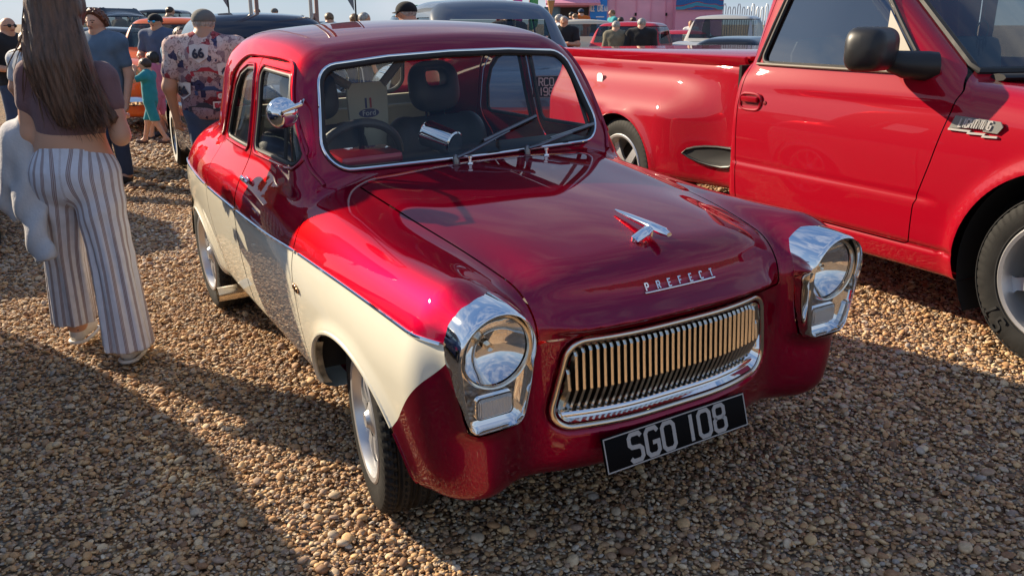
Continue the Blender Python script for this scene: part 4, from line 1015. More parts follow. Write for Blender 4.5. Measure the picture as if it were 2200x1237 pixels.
# marker badge on the rear fender, fender lettering badge
c1, n1 = t_side([.02], [.95]); c1 = Vector(c1[0])
MB().prism(el(.035, .045), .008, c1+Vector((0, -.001, 0)), (1, 0, 0), (0, 0, 1), (0, -1, 0)).build('fender_emblem', MAT['chrome'], bedp)
c2, _ = t_side([3.045], [.91]); c2 = Vector(c2[0])+Vector((0, -.004, 0))
bb = MB().prism([(-.115, 0), (-.09, .054), (.115, .046), (.128, .026), (.108, -.002), (.043, 0), (.047, .009), (-.026, .007)], .006, c2, (1, 0, 0), (0, 0, 1), (0, -1, 0)).build('fender_badge', bsdf('badge_grey', (.30, .30, .28), .4, .4), fen, smooth=False)
letters('LIGHTNING', .035, .12, .0055, .005, c2+Vector((.002, -.006, .010)), (1, 0, 0), (0, 0, 1), (0, -1, 0), MAT['badge_silver'], bb, shear=.35, wx=.66)
mb = MB(); strokes(mb, [[(-.117, -.004), (-.017, -.004), (-.021, -.012), (.051, -.010), (.047, -.019), (.11, -.016)]], .008, .008, c2, (1, 0, 0), (0, 0, 1), (0, -1, 0)); mb.build('badge_bolt', MAT['badge_silver'], bb, smooth=False)
for xx in (FA, RA):
    MB().lathe([(.02, .455), (.30, .47), (.32, .455), (.33, .02)], 32, 'y', (xx, 0.02, .36), a0=rad(-120), a1=rad(120)).build('wheel_well', MAT['under_black'], truck)
    for side in (0, 1):
        w = make_wheel(truck, (0, 0, 0), .362, .240, .275, -1, spokes=5, style='five')
        w.location = (xx, .155 if side == 0 else 1.845, .360); w.rotation_euler = (0, 0, rad(90) if side == 0 else rad(-90))
        w.rotation_euler = (rad(38) if side == 0 else 1, 0, rad(90) if side == 0 else rad(-90))
        if side == 0 and xx == FA:                  # raised sidewall lettering and rings
            for i, chh in enumerate('ST'):
                aa = math.atan2(-.98, .185)+.22*(i-.5); rr_ = Vector((0, math.cos(aa), math.sin(aa))); tg = Vector((0, -math.sin(aa), math.cos(aa)))
                letters(chh, .062, .1, .010, .004, rr_*.275+Vector((-.1375, 0, 0)), tg, rr_, (-1, 0, 0), MAT['rubber'], w)
            for rr_ in (.262, .352): MB().tube([(-.1355+(.010 if rr_ > .3 else .004), rr_*math.cos(t_), rr_*math.sin(t_)) for t_ in np.linspace(0, 2*math.pi, 60, endpoint=False)], .0035, 6, closed=True).build('sidewall_ring', MAT['rubber'], w)
MB().box((2.0, 1.0, .50), (4.6, 1.5, .22)).build('chassis', MAT['under_black'], truck, smooth=False)
tdash = MB().box((2.72, 1.0, 1.02), (.42, 1.7, .16), bev=.05).build('dashboard', MAT['black_matt'], truck)
MB().box((1.82, 1.0, .95), (.22, 1.6, .62), (0, -.2, 0), bev=.08).box((2.1, 1.0, .70), (.55, 1.6, .2), bev=.06).build('bench_seat', MAT['black_seat'], truck)
# hanging hoop charm behind the windscreen
hc = Vector((2.45, .78, 1.30))
ch = MB().tube([hc+Vector((0, .045*math.cos(w), .045*math.sin(w))) for w in np.linspace(0, 2*math.pi, 28, endpoint=False)], .004, 6, closed=True).tube([hc+Vector((0, 0, .045)), hc+Vector((0, 0, .22))], .0025, 6).build('hanging_charm', MAT['black_matt'], truck)
for dy, l in ((-.03, .05), (-.008, .09), (.018, .07), (.035, .045)): MB().tube([hc+Vector((0, dy, -.035)), hc+Vector((.003, dy, -.035-l*.5)), hc+Vector((0, dy+.008, -.035-l))], [.003, .011, .002], 6, flat=.3).build('charm_feather', MAT['black_matt'], ch)
# ================================================================ ground: shingle car park
def pebble_col(m, vec, scale_info=None):
    pass
gm = bpy.data.materials.new('shingle_bed'); gm.use_nodes = True; MAT['shingle_bed'] = gm
b = B_(gm); b.inputs['Roughness'].default_value = .9; b.inputs['Specular IOR Level'].default_value = .25
tcn = N_(gm, 'ShaderNodeTexCoord')
PAL = [(0, (.14, .085, .055)), (.12, (.37, .19, .095)), (.26, (.58, .33, .15)), (.38, (.33, .235, .18)), (.49, (.50, .29, .145)), (.61, (.70, .45, .22)), (.71, (.47, .37, .27)), (.82, (.78, .57, .34)), (.92, (.38, .32, .27)), (1, (.86, .72, .52))]
def ramp(m, fac):
    r = N_(m, 'ShaderNodeValToRGB'); e = r.color_ramp.elements
    while len(e) > 1: e.remove(e[-1])
    e[0].position = PAL[0][0]; e[0].color = (*PAL[0][1], 1)
    for p, c in PAL[1:]: q = e.new(p); q.color = (*c, 1)
    L_(m, fac, r.inputs['Fac']); return r.outputs['Color']
v1 = N_(gm, 'ShaderNodeTexVoronoi'); v1.inputs['Scale'].default_value = 48; L_(gm, tcn.outputs['Object'], v1.inputs['Vector'])
sx = N_(gm, 'ShaderNodeSeparateColor'); L_(gm, v1.outputs['Color'], sx.inputs[0])
col = ramp(gm, sx.outputs[0])
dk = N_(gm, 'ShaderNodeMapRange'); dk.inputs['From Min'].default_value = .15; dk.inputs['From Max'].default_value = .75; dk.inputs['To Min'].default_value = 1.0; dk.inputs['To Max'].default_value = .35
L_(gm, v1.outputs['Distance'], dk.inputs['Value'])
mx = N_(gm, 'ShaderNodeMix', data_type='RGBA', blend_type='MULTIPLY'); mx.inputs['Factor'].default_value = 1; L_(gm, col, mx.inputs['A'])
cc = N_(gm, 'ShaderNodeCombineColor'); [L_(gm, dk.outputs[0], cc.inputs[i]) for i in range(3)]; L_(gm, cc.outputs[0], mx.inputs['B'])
L_(gm, mx.outputs['Result'], b.inputs['Base Color'])
iv = N_(gm, 'ShaderNodeMath', operation='SUBTRACT'); iv.inputs[0].default_value = 1; L_(gm, v1.outputs['Distance'], iv.inputs[1])
bp = N_(gm, 'ShaderNodeBump'); bp.inputs['Strength'].default_value = 1; bp.inputs['Distance'].default_value = .03; L_(gm, iv.outputs[0], bp.inputs['Height']); L_(gm, bp.outputs[0], b.inputs['Normal'])
def hump(x, y):                     # gentle unevenness of the loose shingle
    return .006*np.sin(x*2.1+1.3*np.sin(y*.9))+.005*np.sin(y*2.7+x*.8)+.004*np.sin(5.1*x-3.3*y)
ax_ = np.concatenate([np.linspace(-400, -22, 14), np.linspace(-20, -6, 24), np.linspace(-5.5, 9, 130), np.linspace(9.5, 40, 40), np.linspace(44, 600, 16)])
ay_ = np.concatenate([np.linspace(-300, -12, 10), np.linspace(-10, -4, 14), np.linspace(-3.6, 14, 150), np.linspace(14.5, 50, 40), np.linspace(55, 1200, 16)])
GX, GY = np.meshgrid(ax_, ay_, indexing='ij')
GZ = ground_z(GX, GY)+hump(GX, GY)-.012
n1, n2 = GX.shape
Vg = np.stack([GX, GY, GZ], -1).reshape(-1, 3)
ii, jj = np.meshgrid(np.arange(n1-1), np.arange(n2-1), indexing='ij'); b0 = (ii*n2+jj).ravel()
Fg = np.stack([b0, b0+n2, b0+n2+1, b0+1], 1)
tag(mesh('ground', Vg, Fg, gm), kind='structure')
# loose pebbles: one cloud of points carrying shape index, turn and size, instanced with geometry nodes
pm = bpy.data.materials.new('pebble'); pm.use_nodes = True; MAT['pebble'] = pm
b = B_(pm); b.inputs['Roughness'].default_value = .72; b.inputs['Specular IOR Level'].default_value = .35
at = N_(pm, 'ShaderNodeAttribute', attribute_type='INSTANCER', attribute_name='tone')
col = ramp(pm, at.outputs['Fac'])
tcn = N_(pm, 'ShaderNodeTexCoord'); nn = N_(pm, 'ShaderNodeTexNoise'); nn.inputs['Scale'].default_value = 2.2; nn.inputs['Detail'].default_value = 6; nn.inputs['Roughness'].default_value = .65; L_(pm, tcn.outputs['Object'], nn.inputs['Vector'])
mr = N_(pm, 'ShaderNodeMapRange'); mr.inputs['From Min'].default_value = .3; mr.inputs['From Max'].default_value = .7; mr.inputs['To Min'].default_value = .72; mr.inputs['To Max'].default_value = 1.28; L_(pm, nn.outputs['Fac'], mr.inputs['Value'])
cc = N_(pm, 'ShaderNodeCombineColor'); [L_(pm, mr.outputs[0], cc.inputs[i]) for i in range(3)]
mx = N_(pm, 'ShaderNodeMix', data_type='RGBA', blend_type='MULTIPLY'); mx.inputs['Factor'].default_value = 1; L_(pm, col, mx.inputs['A']); L_(pm, cc.outputs[0], mx.inputs['B']); L_(pm, mx.outputs['Result'], b.inputs['Base Color'])
pcol = bpy.data.collections.new('pebble_shapes')
for k in range(14):
    bm = bmesh.new(); bmesh.ops.create_icosphere(bm, subdivisions=2, radius=1)
    r_ = np.random.default_rng(100+k); dirs = r_.normal(size=(5, 3)); dirs /= np.linalg.norm(dirs, axis=1, keepdims=True); am = r_.uniform(.05, .22, 5)
    sc = np.array([1, r_.uniform(.58, .92), r_.uniform(.30, .58)])
    for v in bm.verts:
        p = np.array(v.co); f = 1+sum(a*(max(0, p@d)**3-.25) for a, d in zip(am, dirs))
        for d in dirs[:3]:
            h = p@d
            if h > .72: f *= .72/h*.35+.65
        v.co = Vector(p*f*sc)
    me = bpy.data.meshes.new('pebble'); bm.to_mesh(me); bm.free(); me.materials.append(pm); me.polygons.foreach_set('use_smooth', np.ones(len(me.polygons), bool))
    pcol.objects.link(bpy.data.objects.new('pebble', me))
rg = np.random.default_rng(3)
def scatter(r0, r1, half, dens, size0, size1):
    a = np.pi/2+YAW                                # view heading
    area = half*(r1*r1-r0*r0); n = int(area*dens)
    rr = np.sqrt(rg.uniform(r0*r0, r1*r1, n)); an = a+rg.uniform(-half, half, n)
    P = np.stack([CAMP.x+rr*np.cos(an), CAMP.y+rr*np.sin(an)], 1)
    s = size0*np.exp(rg.normal(0, .42, n)); s = np.clip(s, size0*.4, size1); return P, s
parts = [scatter(.5, 3.2, .90, 7200, .0067, .026), scatter(3.2, 5.5, .78, 5400, .0075, .025), scatter(5.5, 9.5, .68, 2400, .0103, .026), scatter(9.5, 17, .64, 360, .024, .045)]
P = np.concatenate([p[0] for p in parts]); S = np.concatenate([p[1] for p in parts]); n = len(P)
Z = ground_z(P[:, 0], P[:, 1])+hump(P[:, 0], P[:, 1])-.012+S*rg.uniform(-.15, .55, n)+rg.uniform(0, .006, n)
pme = bpy.data.meshes.new('gravel'); pme.from_pydata(np.column_stack([P, Z]).tolist(), [], [])
def attr(nm, tp, data, key):
    a = pme.attributes.new(nm, tp, 'POINT'); a.data.foreach_set(key, np.ascontiguousarray(data, np.float32).ravel() if tp != 'INT' else np.ascontiguousarray(data, np.int32))
attr('turn', 'FLOAT_VECTOR', np.column_stack([rg.normal(0, .30, n), rg.normal(0, .30, n), rg.uniform(0, 6.283, n)]), 'vector')
attr('size', 'FLOAT', S, 'value'); attr('tone0', 'FLOAT', np.clip(rg.beta(1.6, 1.6, n)+.06*np.sin(P[:, 0]*1.7)*np.sin(P[:, 1]*1.1), 0, 1), 'value'); attr('shape', 'INT', rg.integers(0, 14, n), 'value')
gv = bpy.data.objects.new('gravel', pme); COL.objects.link(gv); tag(gv, kind='stuff')
gv['label'] = 'loose tan, brown and grey pebbles covering the car park'; gv['category'] = 'gravel'
ng = bpy.data.node_groups.new('pebbles', 'GeometryNodeTree')
ng.interface.new_socket('Geometry', in_out='INPUT', socket_type='NodeSocketGeometry'); ng.interface.new_socket('Geometry', in_out='OUTPUT', socket_type='NodeSocketGeometry')
gi_ = ng.nodes.new('NodeGroupInput'); go_ = ng.nodes.new('NodeGroupOutput'); ip = ng.nodes.new('GeometryNodeInstanceOnPoints'); ci = ng.nodes.new('GeometryNodeCollectionInfo')
ci.inputs['Collection'].default_value = pcol; ci.inputs['Separate Children'].default_value = True; ci.inputs['Reset Children'].default_value = True
def na(nm, tp): q = ng.nodes.new('GeometryNodeInputNamedAttribute'); q.data_type = tp; q.inputs['Name'].default_value = nm; return q.outputs['Attribute']
ng.links.new(gi_.outputs[0], ip.inputs['Points']); ng.links.new(ci.outputs[0], ip.inputs['Instance']); ip.inputs['Pick Instance'].default_value = True
ng.links.new(na('shape', 'INT'), ip.inputs['Instance Index']); e2r = ng.nodes.new('FunctionNodeEulerToRotation'); ng.links.new(na('turn', 'FLOAT_VECTOR'), e2r.inputs[0]); ng.links.new(e2r.outputs[0], ip.inputs['Rotation']); ng.links.new(na('size', 'FLOAT'), ip.inputs['Scale'])
sa = ng.nodes.new('GeometryNodeStoreNamedAttribute'); sa.data_type = 'FLOAT'; sa.domain = 'INSTANCE'; sa.inputs['Name'].default_value = 'tone'
ng.links.new(ip.outputs[0], sa.inputs['Geometry']); ng.links.new(na('tone0', 'FLOAT'), sa.inputs['Value']); ng.links.new(sa.outputs[0], go_.inputs[0])
md = gv.modifiers.new('pebbles', 'NODES'); md.node_group = ng
# ================================================================ cars behind, in frames x forward, y left, z up, origin on the ground under the middle
bsdf('bg_rim', (.55, .55, .56), .25, .9); bsdf('whitewall', (.62, .60, .55), .6)
def gcar(name, label, color, loc, rot, L=4.3, W=1.70, belt=.98, hood=.98, tail=.95, roof=1.50, gx=(-1.35, .55), gt=(-.85, .20), wheels=(-1.30, 1.32), R=.33,
         fender=.16, metal=0., bed=None, h=.04, tumble=.13, detail=True, whitewall=False, group=None, win=True, hoodw=None, drop=.105):
    pn = 'paint_'+name+'_%d' % len(MAT); paint(pn, color, metal, .4)
    P = [pn]
    root = thing(name, label, 'pickup truck' if bed else 'car', (loc[0], loc[1], float(ground_z(loc[0], loc[1]))), rot, group)
    x0, x1 = -L/2, L/2
    if bed: Tt_ = spl1([(x0, bed), (gx[0]-.15, bed), (gx[0]+.1, belt), (gx[1]-.1, belt), (gx[1]+.3, hood), (x1-.4, hood-.06), (x1, hood-.25)])
    else: Tt_ = spl1([(x0, tail-.28), (x0+.3, tail-.06), (gx[0], belt), (gx[1]-.1, belt), (gx[1]+.35, hood), (x1-.5, hood-.05), (x1, hood-.26)])
    hw_ = hoodw or W/2-.02
    def f(x, y, z):
        a = np.abs(y)
        w = W/2-.03-.05*((z-.6)/.4)**2-(W/2-hw_)*sstep(gx[1]-.1, gx[1]+.5, x)
        b = smax(a-w, z-Tt_(x), .22); b = smax(b, x-(x1-.25*a*a), .22); b = smax(b, (x0+.25*a*a)-x, .22); b = smax(b, .24-z, .08)
        if fender:
            for wx in wheels:
                e = np.sqrt(((x-wx)/.62)**2+((a-(W/2-.20))/(.20+.0*x))**2+((z-.46)/.42)**2); b = smin(b, (e-1)*.22, fender*.7)
        gw_ = W/2-.10-tumble*(z-belt)/max(.2, roof-belt)
        t = (z-belt)/(roof-belt)
        g = smax(a-gw_, z-(roof-.10*a*a-.05*((x-.5*(gt[0]+gt[1]))/.7)**2), .16); g = smax(g, x-(gx[1]+(gt[1]-gx[1])*t-.10*a*a), .14); g = smax(g, (gx[0]+(gt[0]-gx[0])*t+.12*a*a)-x, .18); g = smax(g, belt-.1-z, .05)
        return smin(b, g, .05)
    V, N, T = surfnet(f, (x0-.05, -W/2-.08, .2), (x1+.05, W/2+.08, roof+.03), h)
    S = Skin(V, N, T)
    def arch(x, y, z): return np.maximum.reduce([np.minimum(np.hypot(x-wheels[0], z-R), np.hypot(x-wheels[1], z-R))-R-.055, .5*W-.34-np.abs(y), z-1.0])
    zt = roof-drop; zb = belt+.045
    def xat(e, z): return gx[e]+(gt[e]-gx[e])*(z-belt)/(roof-belt)
    m = .5*(gt[0]+gt[1])+.05
    if bed or gx[1]-gx[0] < 1.5: polys = [[(xat(0, zb)+.13, zb), (xat(0, zt)+.13, zt), (xat(1, zt)-.08, zt), (xat(1, zb)-.12, zb)]]
    else: polys = [[(xat(0, zb)+.28, zb), (xat(0, zt)+.24, zt), (m-.03, zt), (m-.03, zb)], [(m+.03, zb), (m+.03, zt), (xat(1, zt)-.08, zt), (xat(1, zb)-.14, zb)]]
    sds = [sdpoly(p, .04) for p in polys]
    def sw(x, y, z): return np.maximum(np.minimum.reduce([s(x, z) for s in sds]), .3-np.abs(y))
    def fw(x, y, z): return np.maximum.reduce([np.abs(y)-(W/2-.23-.10*(z-belt)), zb+.02-z, z-zt, (xat(1, z)-.14-.10*y*y)-x])
    def rw(x, y, z): return np.maximum.reduce([np.abs(y)-(W/2-.36), zb+.06-z, z-zt+.02, x-(xat(0, z)+.16+.12*y*y)])
    fl = [arch]+([sw, fw, rw] if win else [])
    for q in fl: S.split(q)
    Cc = S.V[S.T].mean(1).T; lb = np.zeros(len(S.T), int)
    if win: lb[(sw(*Cc) < 0) | (fw(*Cc) < 0) | (rw(*Cc) < 0)] = 1
    lb[arch(*Cc) < 0] = -1
    def pt(nm, msk, mats, parent, off=0, mi=None):
        q = S.T[msk]
        if not len(q): return None
        u, inv = np.unique(q, return_inverse=True); return mesh(nm, S.V[u]+S.N[u]*off, inv.reshape(-1, 3), None, parent, normals=S.N[u], mats=[MAT[k] for k in mats], mi=mi)
    body = pt('body', lb == 0, P, root)
    if win:
        for nm, q in (('windscreen', fw), ('rear_window', rw)): pt(nm, (lb == 1) & (q(*Cc) < 0), ['glass_tint'], root, -.01)
        for s in (-1, 1):
            for sd_ in sds: pt('side_window', (lb == 1) & (sd_(Cc[0], Cc[2]) < 0) & (np.sign(Cc[1]) == s) & (np.abs(Cc[1]) > .3) & (fw(*Cc) > 0) & (rw(*Cc) > 0), ['glass_tint'], root, -.01)
    for wx in wheels:
        for s in (-1, 1):
            w = MB().lathe([(-.09, R*.62), (-.10, R*.7), (-.10, R*.9), (-.075, R), (.075, R), (.10, R*.9), (.09, R*.62)], 28, 'y').build('wheel', MAT['tyre'], root)
            MB().lathe([(-.085, R*.62), (-.06, R*.60), (-.05, R*.3), (-.075, R*.25), (-.085, .001)], 24, 'y').build('hub_cap', MAT['bg_rim'], w)
            if whitewall: MB().lathe([(-.1005, R*.64), (-.1035, R*.70), (-.1030, R*.86)], 28, 'y').build('white_wall', MAT['whitewall'], w)
            w.location = (wx, s*(W/2-.12), R); w.rotation_euler = (0, 0, 0 if s < 0 else math.pi)
    MB().box((0, 0, .42), (L*.9, W*.66, .25)).build('chassis', MAT['under_black'], root, smooth=False)
    if win: MB().box((gx[0]*.5+gx[1]*.5-.25, 0, .78), (.35, W*.74, .55), (0, -.15, 0), bev=.1).build('seat', MAT['black_seat'], root)
    if detail:
        for s in (-1, 1):
            MB().sphere((x1-.20, s*(W/2-.26), hood-.22), (.07, .09, .09), 14, 10).build('headlamp', MAT['chrome'], root)
        MB().tube([(x1-.12, -W/2+.05, .48), (x1+.06, -W/4, .48), (x1+.08, 0, .48), (x1+.06, W/4, .48), (x1-.12, W/2-.05, .48)], .05, 8, flat=1.3).build('front_bumper', MAT['chrome'], root)
        MB().tube([(x0+.12, -W/2+.05, .50), (x0-.06, -W/4, .50), (x0-.08, 0, .50), (x0-.06, W/4, .50), (x0+.12, W/2-.05, .50)], .05, 8, flat=1.3).build('rear_bumper', MAT['chrome'], root)
        for s in (-1, 1): MB().tube([(gx[1]+.3, s*(W/2-.005-(W/2-hw_)*.7), belt-.16), (gx[0]-.2, s*(W/2-.025), belt-.16)], .012, 6).build('side_trim', MAT['chrome'], root)
    return root
HD = math.pi/2+YAW                                  # view heading in the ground plane
def at_px(a, D): p = pixd(a, 60, D); return p.x, p.y
# navy saloon right behind, nose towards us
gcar('navy_saloon', 'dark navy saloon directly behind the vintage car, front wheel showing past the patterned shirt', (.010, .014, .028), (.80, 7.15), rad(-93), L=4.5, W=1.66, belt=1.14, hood=1.10, tail=1.05, roof=1.70, gx=(-1.5, .75), gt=(-.9, .25), h=.03, whitewall=True, R=.34, fender=.20, hoodw=.50, drop=.24)
# grey saloon behind right, tail towards us, red lower body, black plate
gs = gcar('grey_saloon', 'blue-grey rounded saloon seen over and through the vintage car, black rear plate', (.10, .125, .16), (3.30, 7.30), rad(80), L=4.4, W=1.78, belt=1.14, hood=1.08, tail=1.08, roof=1.83, gx=(-1.6, .75), gt=(-.95, .25), h=.03, fender=.18, drop=.20)
pl2 = plate('rear_number_plate', '', (-2.225, -.12, .98), (0, -1, 0), (.1, 0, 1), .30, .21, gs, .075, .011, .16, rows=['RCO', '198'])
MB().box((-1.93, 0, .58), (.62, 1.66, .42), bev=.12).build('rear_valance', paint('valance_red', (.40, .03, .015)), gs)
for s in (-1, 1): MB().lathe([(0, .045), (-.03, .04), (-.045, .001)], 16, 'x', (-2.12, s*.62, .72)).build('tail_lamp', MAT['rust_chrome'], gs)
# left row
gcar('orange_pickup', 'orange hot rod pickup behind the sunglasses man, door open', (.75, .14, .02), at_px(372, 14.6), HD+rad(172), L=4.2, W=1.72, belt=1.14, hood=1.08, roof=1.68, gx=(-.70, .55), gt=(-.62, .25), bed=1.0, R=.36)
gcar('black_coupe', 'black rounded coupe left of the orange pickup', (.008, .009, .012), at_px(215, 16.5), HD+rad(185), L=4.4, W=1.7, belt=1.02, roof=1.53, gx=(-1.5, .7), gt=(-.9, .2), R=.34)
gcar('black_pickup', 'far black pickup cab above the orange pickup roof', (.010, .011, .014), at_px(350, 25.0), HD+rad(178), L=4.6, W=1.85, belt=1.25, hood=1.2, roof=1.95, gx=(-.75, .65), gt=(-.65, .35), bed=1.15, R=.38)
gcar('dark_van', 'dark square-roofed vehicle at upper left behind the curly-haired teen', (.012, .013, .016), at_px(188, 21.0), HD+rad(170), L=4.6, W=1.85, belt=1.25, hood=1.2, roof=1.86, gx=(-1.9, .65), gt=(-1.8, .35), R=.36)
gcar('pale_blue_saloon', 'pale blue saloon roof just right of the grey cap', (.42, .55, .62), at_px(455, 19), HD+rad(100), L=4.4, W=1.7, belt=1.02, roof=1.52, gx=(-1.5, .7), gt=(-.9, .2))
for i, (a, D, c, rf, lb_) in enumerate([(515, 26, (.03, .035, .045), 1.68, 'small dark far saloon between the hat man and the first pole'), (655, 24, (.05, .055, .06), 1.62, 'far grey-black saloon behind the second tripod pole'), (728, 17, (.012, .013, .016), 1.52, 'black saloon roof behind the light blue shirt'), (800, 25, (.35, .36, .37), 1.62, 'far silver saloon right of the grey-haired head')]):
    gcar('far_saloon', lb_, c, at_px(a, D), HD+rad(95+10*i), L=4.4, W=1.72, belt=1.1, hood=1.05, roof=rf, gx=(-1.5, .7), gt=(-.95, .2), h=.06, group='far saloons on the skyline')
gcar('green_van', 'green and cream van behind the black cap', (.04, .16, .12), at_px(905, 22.5), HD+rad(190), L=4.4, W=1.9, belt=1.2, hood=1.15, roof=1.83, gx=(-1.9, .6), gt=(-1.85, .45), R=.36)
# right row
gcar('blue_saloon', 'dark blue low saloon just beyond the red pickup bed', (.045, .085, .14), at_px(1385, 12.4), HD+rad(-72), L=4.6, W=1.8, belt=1.05, hood=1.09, roof=1.16, gx=(-1.4, .3), gt=(-1.1, 0), tail=1.0, win=False)
gcar('black_cab_truck', 'glossy black cab with light glass behind the red pickup bed', (.006, .006, .007), at_px(1572, 11.8), HD+rad(60), L=4.2, W=1.7, belt=1.06, hood=1.0, roof=1.40, gx=(-.7, .6), gt=(-.55, .25), bed=1.0)
gcar('cream_pickup', 'cream pickup seen from behind near the kiosk', (.62, .55, .40), at_px(1258, 23), HD+rad(8), L=4.8, W=1.9, belt=1.12, hood=1.1, roof=1.66, gx=(-.2, 1.2), gt=(-.12, .9), bed=.98, R=.36)
gcar('red_pickup', 'dark red pickup cab behind the grey-haired couple', (.42, .01, .02), at_px(1358, 19.5), HD+rad(155), L=4.6, W=1.85, belt=1.08, hood=1.06, roof=1.60, gx=(-.7, .7), gt=(-.6, .35), bed=1.0, R=.36)
gcar('red_coupe', 'low red coupe right of the dark red pickup cab', (.45, .012, .02), at_px(1462, 22), HD+rad(160), L=4.5, W=1.8, belt=1.0, hood=.98, roof=1.40, gx=(-1.5, .6), gt=(-.8, 0))
gcar('grey_truck', 'light grey pickup truck below the hoop fence', (.42, .42, .40), at_px(1560, 21), HD+rad(150), L=4.7, W=1.9, belt=1.15, hood=1.15, roof=1.76, gx=(-.7, .75), gt=(-.6, .35), bed=1.05, R=.37)
# car parked out of frame on the left: its wheel shows below the cardigan and it throws the big shadow
gcar('neighbour_saloon', 'black saloon at the left edge, mostly hidden behind the striped trousers', (.02, .03, .06), (-2.55, 6.15), rad(-91), L=4.5, W=1.72, belt=1.02, roof=1.52, gx=(-1.6, .7), gt=(-1.0, .2), R=.34)
gcar('parked_van', 'dark blue van parked just left of the photographer, outside the picture', (.02, .04, .10), (-3.12, 1.45), rad(-90), L=4.5, W=1.80, belt=1.0, hood=.95, roof=1.56, gx=(-2.05, .95), gt=(-1.62, .45), R=.33, h=.05, detail=False)
# ---------------------------------------------------------------- kiosk
kx, ky = at_px(1338, 36); KM = Matrix.Translation((kx, ky, float(ground_z(kx, ky))))@Matrix.Rotation(YAW, 4, 'Z')      # local x right, y away
bsdf('pink_paint', (.86, .42, .52), .6); vary(MAT['pink_paint'], 1.2, .12, .05)
bsdf('pink_trim', (.80, .34, .45), .55); bsdf('sign_blue', (.02, .25, .72), .45); bsdf('dark_inside', (.03, .025, .022), .8); bsdf('sign_white', (.8, .8, .8), .5)
kio = thing('ice_cream_kiosk', 'pink seafront kiosk with open hatch and blue sign, upper centre right', 'kiosk', mat4=KM)
MB().box((.20, 1.6, 1.6), (6.5, 3.0, 3.2)).build('wall', MAT['pink_paint'], kio, smooth=False)
MB().box((-2.05, .055, 1.50), (1.25, .06, 1.35)).build('serving_hatch', MAT['dark_inside'], kio, smooth=False)
MB().box((-2.1, -.15, 2.42), (2.2, .75, .10), (.35, 0, 0)).build('awning', MAT['pink_trim'], kio, smooth=False)
MB().box((-2.05, -.10, .84), (1.5, .30, .06)).build('counter', MAT['pink_trim'], kio, smooth=False)
mp_ = MB().box((-2.92, .05, 1.62), (.66, .05, 1.15)).build('menu_panel', bsdf('menu_teal', (.10, .22, .30), .5), kio, smooth=False)
font_mesh('menu_lettering', 'ICE CREAM', .13, MAT['sign_white'], mp_, frame_mat((-2.92, .02, 1.70), (1, 0, 0), (0, 0, 1)), .004)
sg = MB().box((-1.02, .04, 1.95), (.70, .06, 1.9)).build('sign_board', MAT['sign_blue'], kio, smooth=False)
letters('ICE CREAM', .24, .13, .040, .01, (-1.02, .005, 2.02), (1, 0, 0), (0, 0, 1), (0, -1, 0), MAT['sign_white'], sg, wx=.40)
for k in range(4): MB().box((-.95, .005, 1.80-.16*k), (.34-.05*(k % 2), .01, .045)).build('price_line', MAT['sign_white'], sg, smooth=False)
MB().box((-1.22, .0, 1.45), (.26, .03, .55)).build('price_board', MAT['dark_inside'], sg, smooth=False)
for xx in (-.30, .55, 1.15, 1.75): MB().box((xx, .08, 1.6), (.03, .05, 3.1)).build('wall_seam', MAT['pink_trim'], kio, smooth=False)
for xx in (.52, 1.78):
    for zz in (1.1, 1.9, 2.6): MB().box((xx, .06, zz), (.08, .05, .12)).build('door_hinge', MAT['dark_inside'], kio, smooth=False)
k2 = MB().box((3.0, .75, 1.25), (1.9, 2.6, 2.5)).build('side_block', MAT['pink_trim'], kio, smooth=False)
bsdf('mural', (.4, .4, .4), .6); m = MAT['mural']
tcn = N_(m, 'ShaderNodeTexCoord'); vv = N_(m, 'ShaderNodeTexWave', wave_type='RINGS'); vv.inputs['Scale'].default_value = .9; vv.inputs['Distortion'].default_value = 6; L_(m, tcn.outputs['Object'], vv.inputs['Vector'])
rp = N_(m, 'ShaderNodeValToRGB'); e = rp.color_ramp.elements; e[0].color = (.02, .14, .40, 1); e[1].color = (.6, .45, .05, 1); q = e.new(.45); q.color = (.35, .05, .10, 1); q = e.new(.7); q.color = (.05, .3, .45, 1); rp.color_ramp.interpolation = 'CONSTANT'
L_(m, vv.outputs['Fac'], rp.inputs['Fac']); L_(m, rp.outputs['Color'], B_(m).inputs['Base Color'])
MB().box((3.0, -.60, 2.55), (1.9, .08, .95)).build('mural_board', MAT['mural'], kio, smooth=False)
MB().tube([(2.2, -.58, 1.0), (3.8, -.58, 1.0)], .03, 6).tube([(3.3, -.58, 1.0), (3.3, -.58, 1.9)], .03, 6).build('hand_rail', MAT['pink_trim'], kio)
cx_, cy_ = at_px(1183, 34.5); cone = thing('cone_sculpture', 'large model ice cream cone beside the pink kiosk', 'sculpture', (cx_, cy_, float(ground_z(cx_, cy_))))
MB().lathe([(1.72, .02), (1.95, .06), (2.35, .15), (2.4, .16)], 20, 'z').build('wafer_cone', bsdf('wafer', (.45, .25, .10), .7), cone); MB().sphere((0, 0, 2.48), (.17, .17, .2), 16, 12).build('ice_cream_scoop', MAT['sign_white'], cone); MB().tube([(0, 0, 0), (0, 0, 1.75)], .02, 8).build('stand', MAT['chrome_satin'], cone)
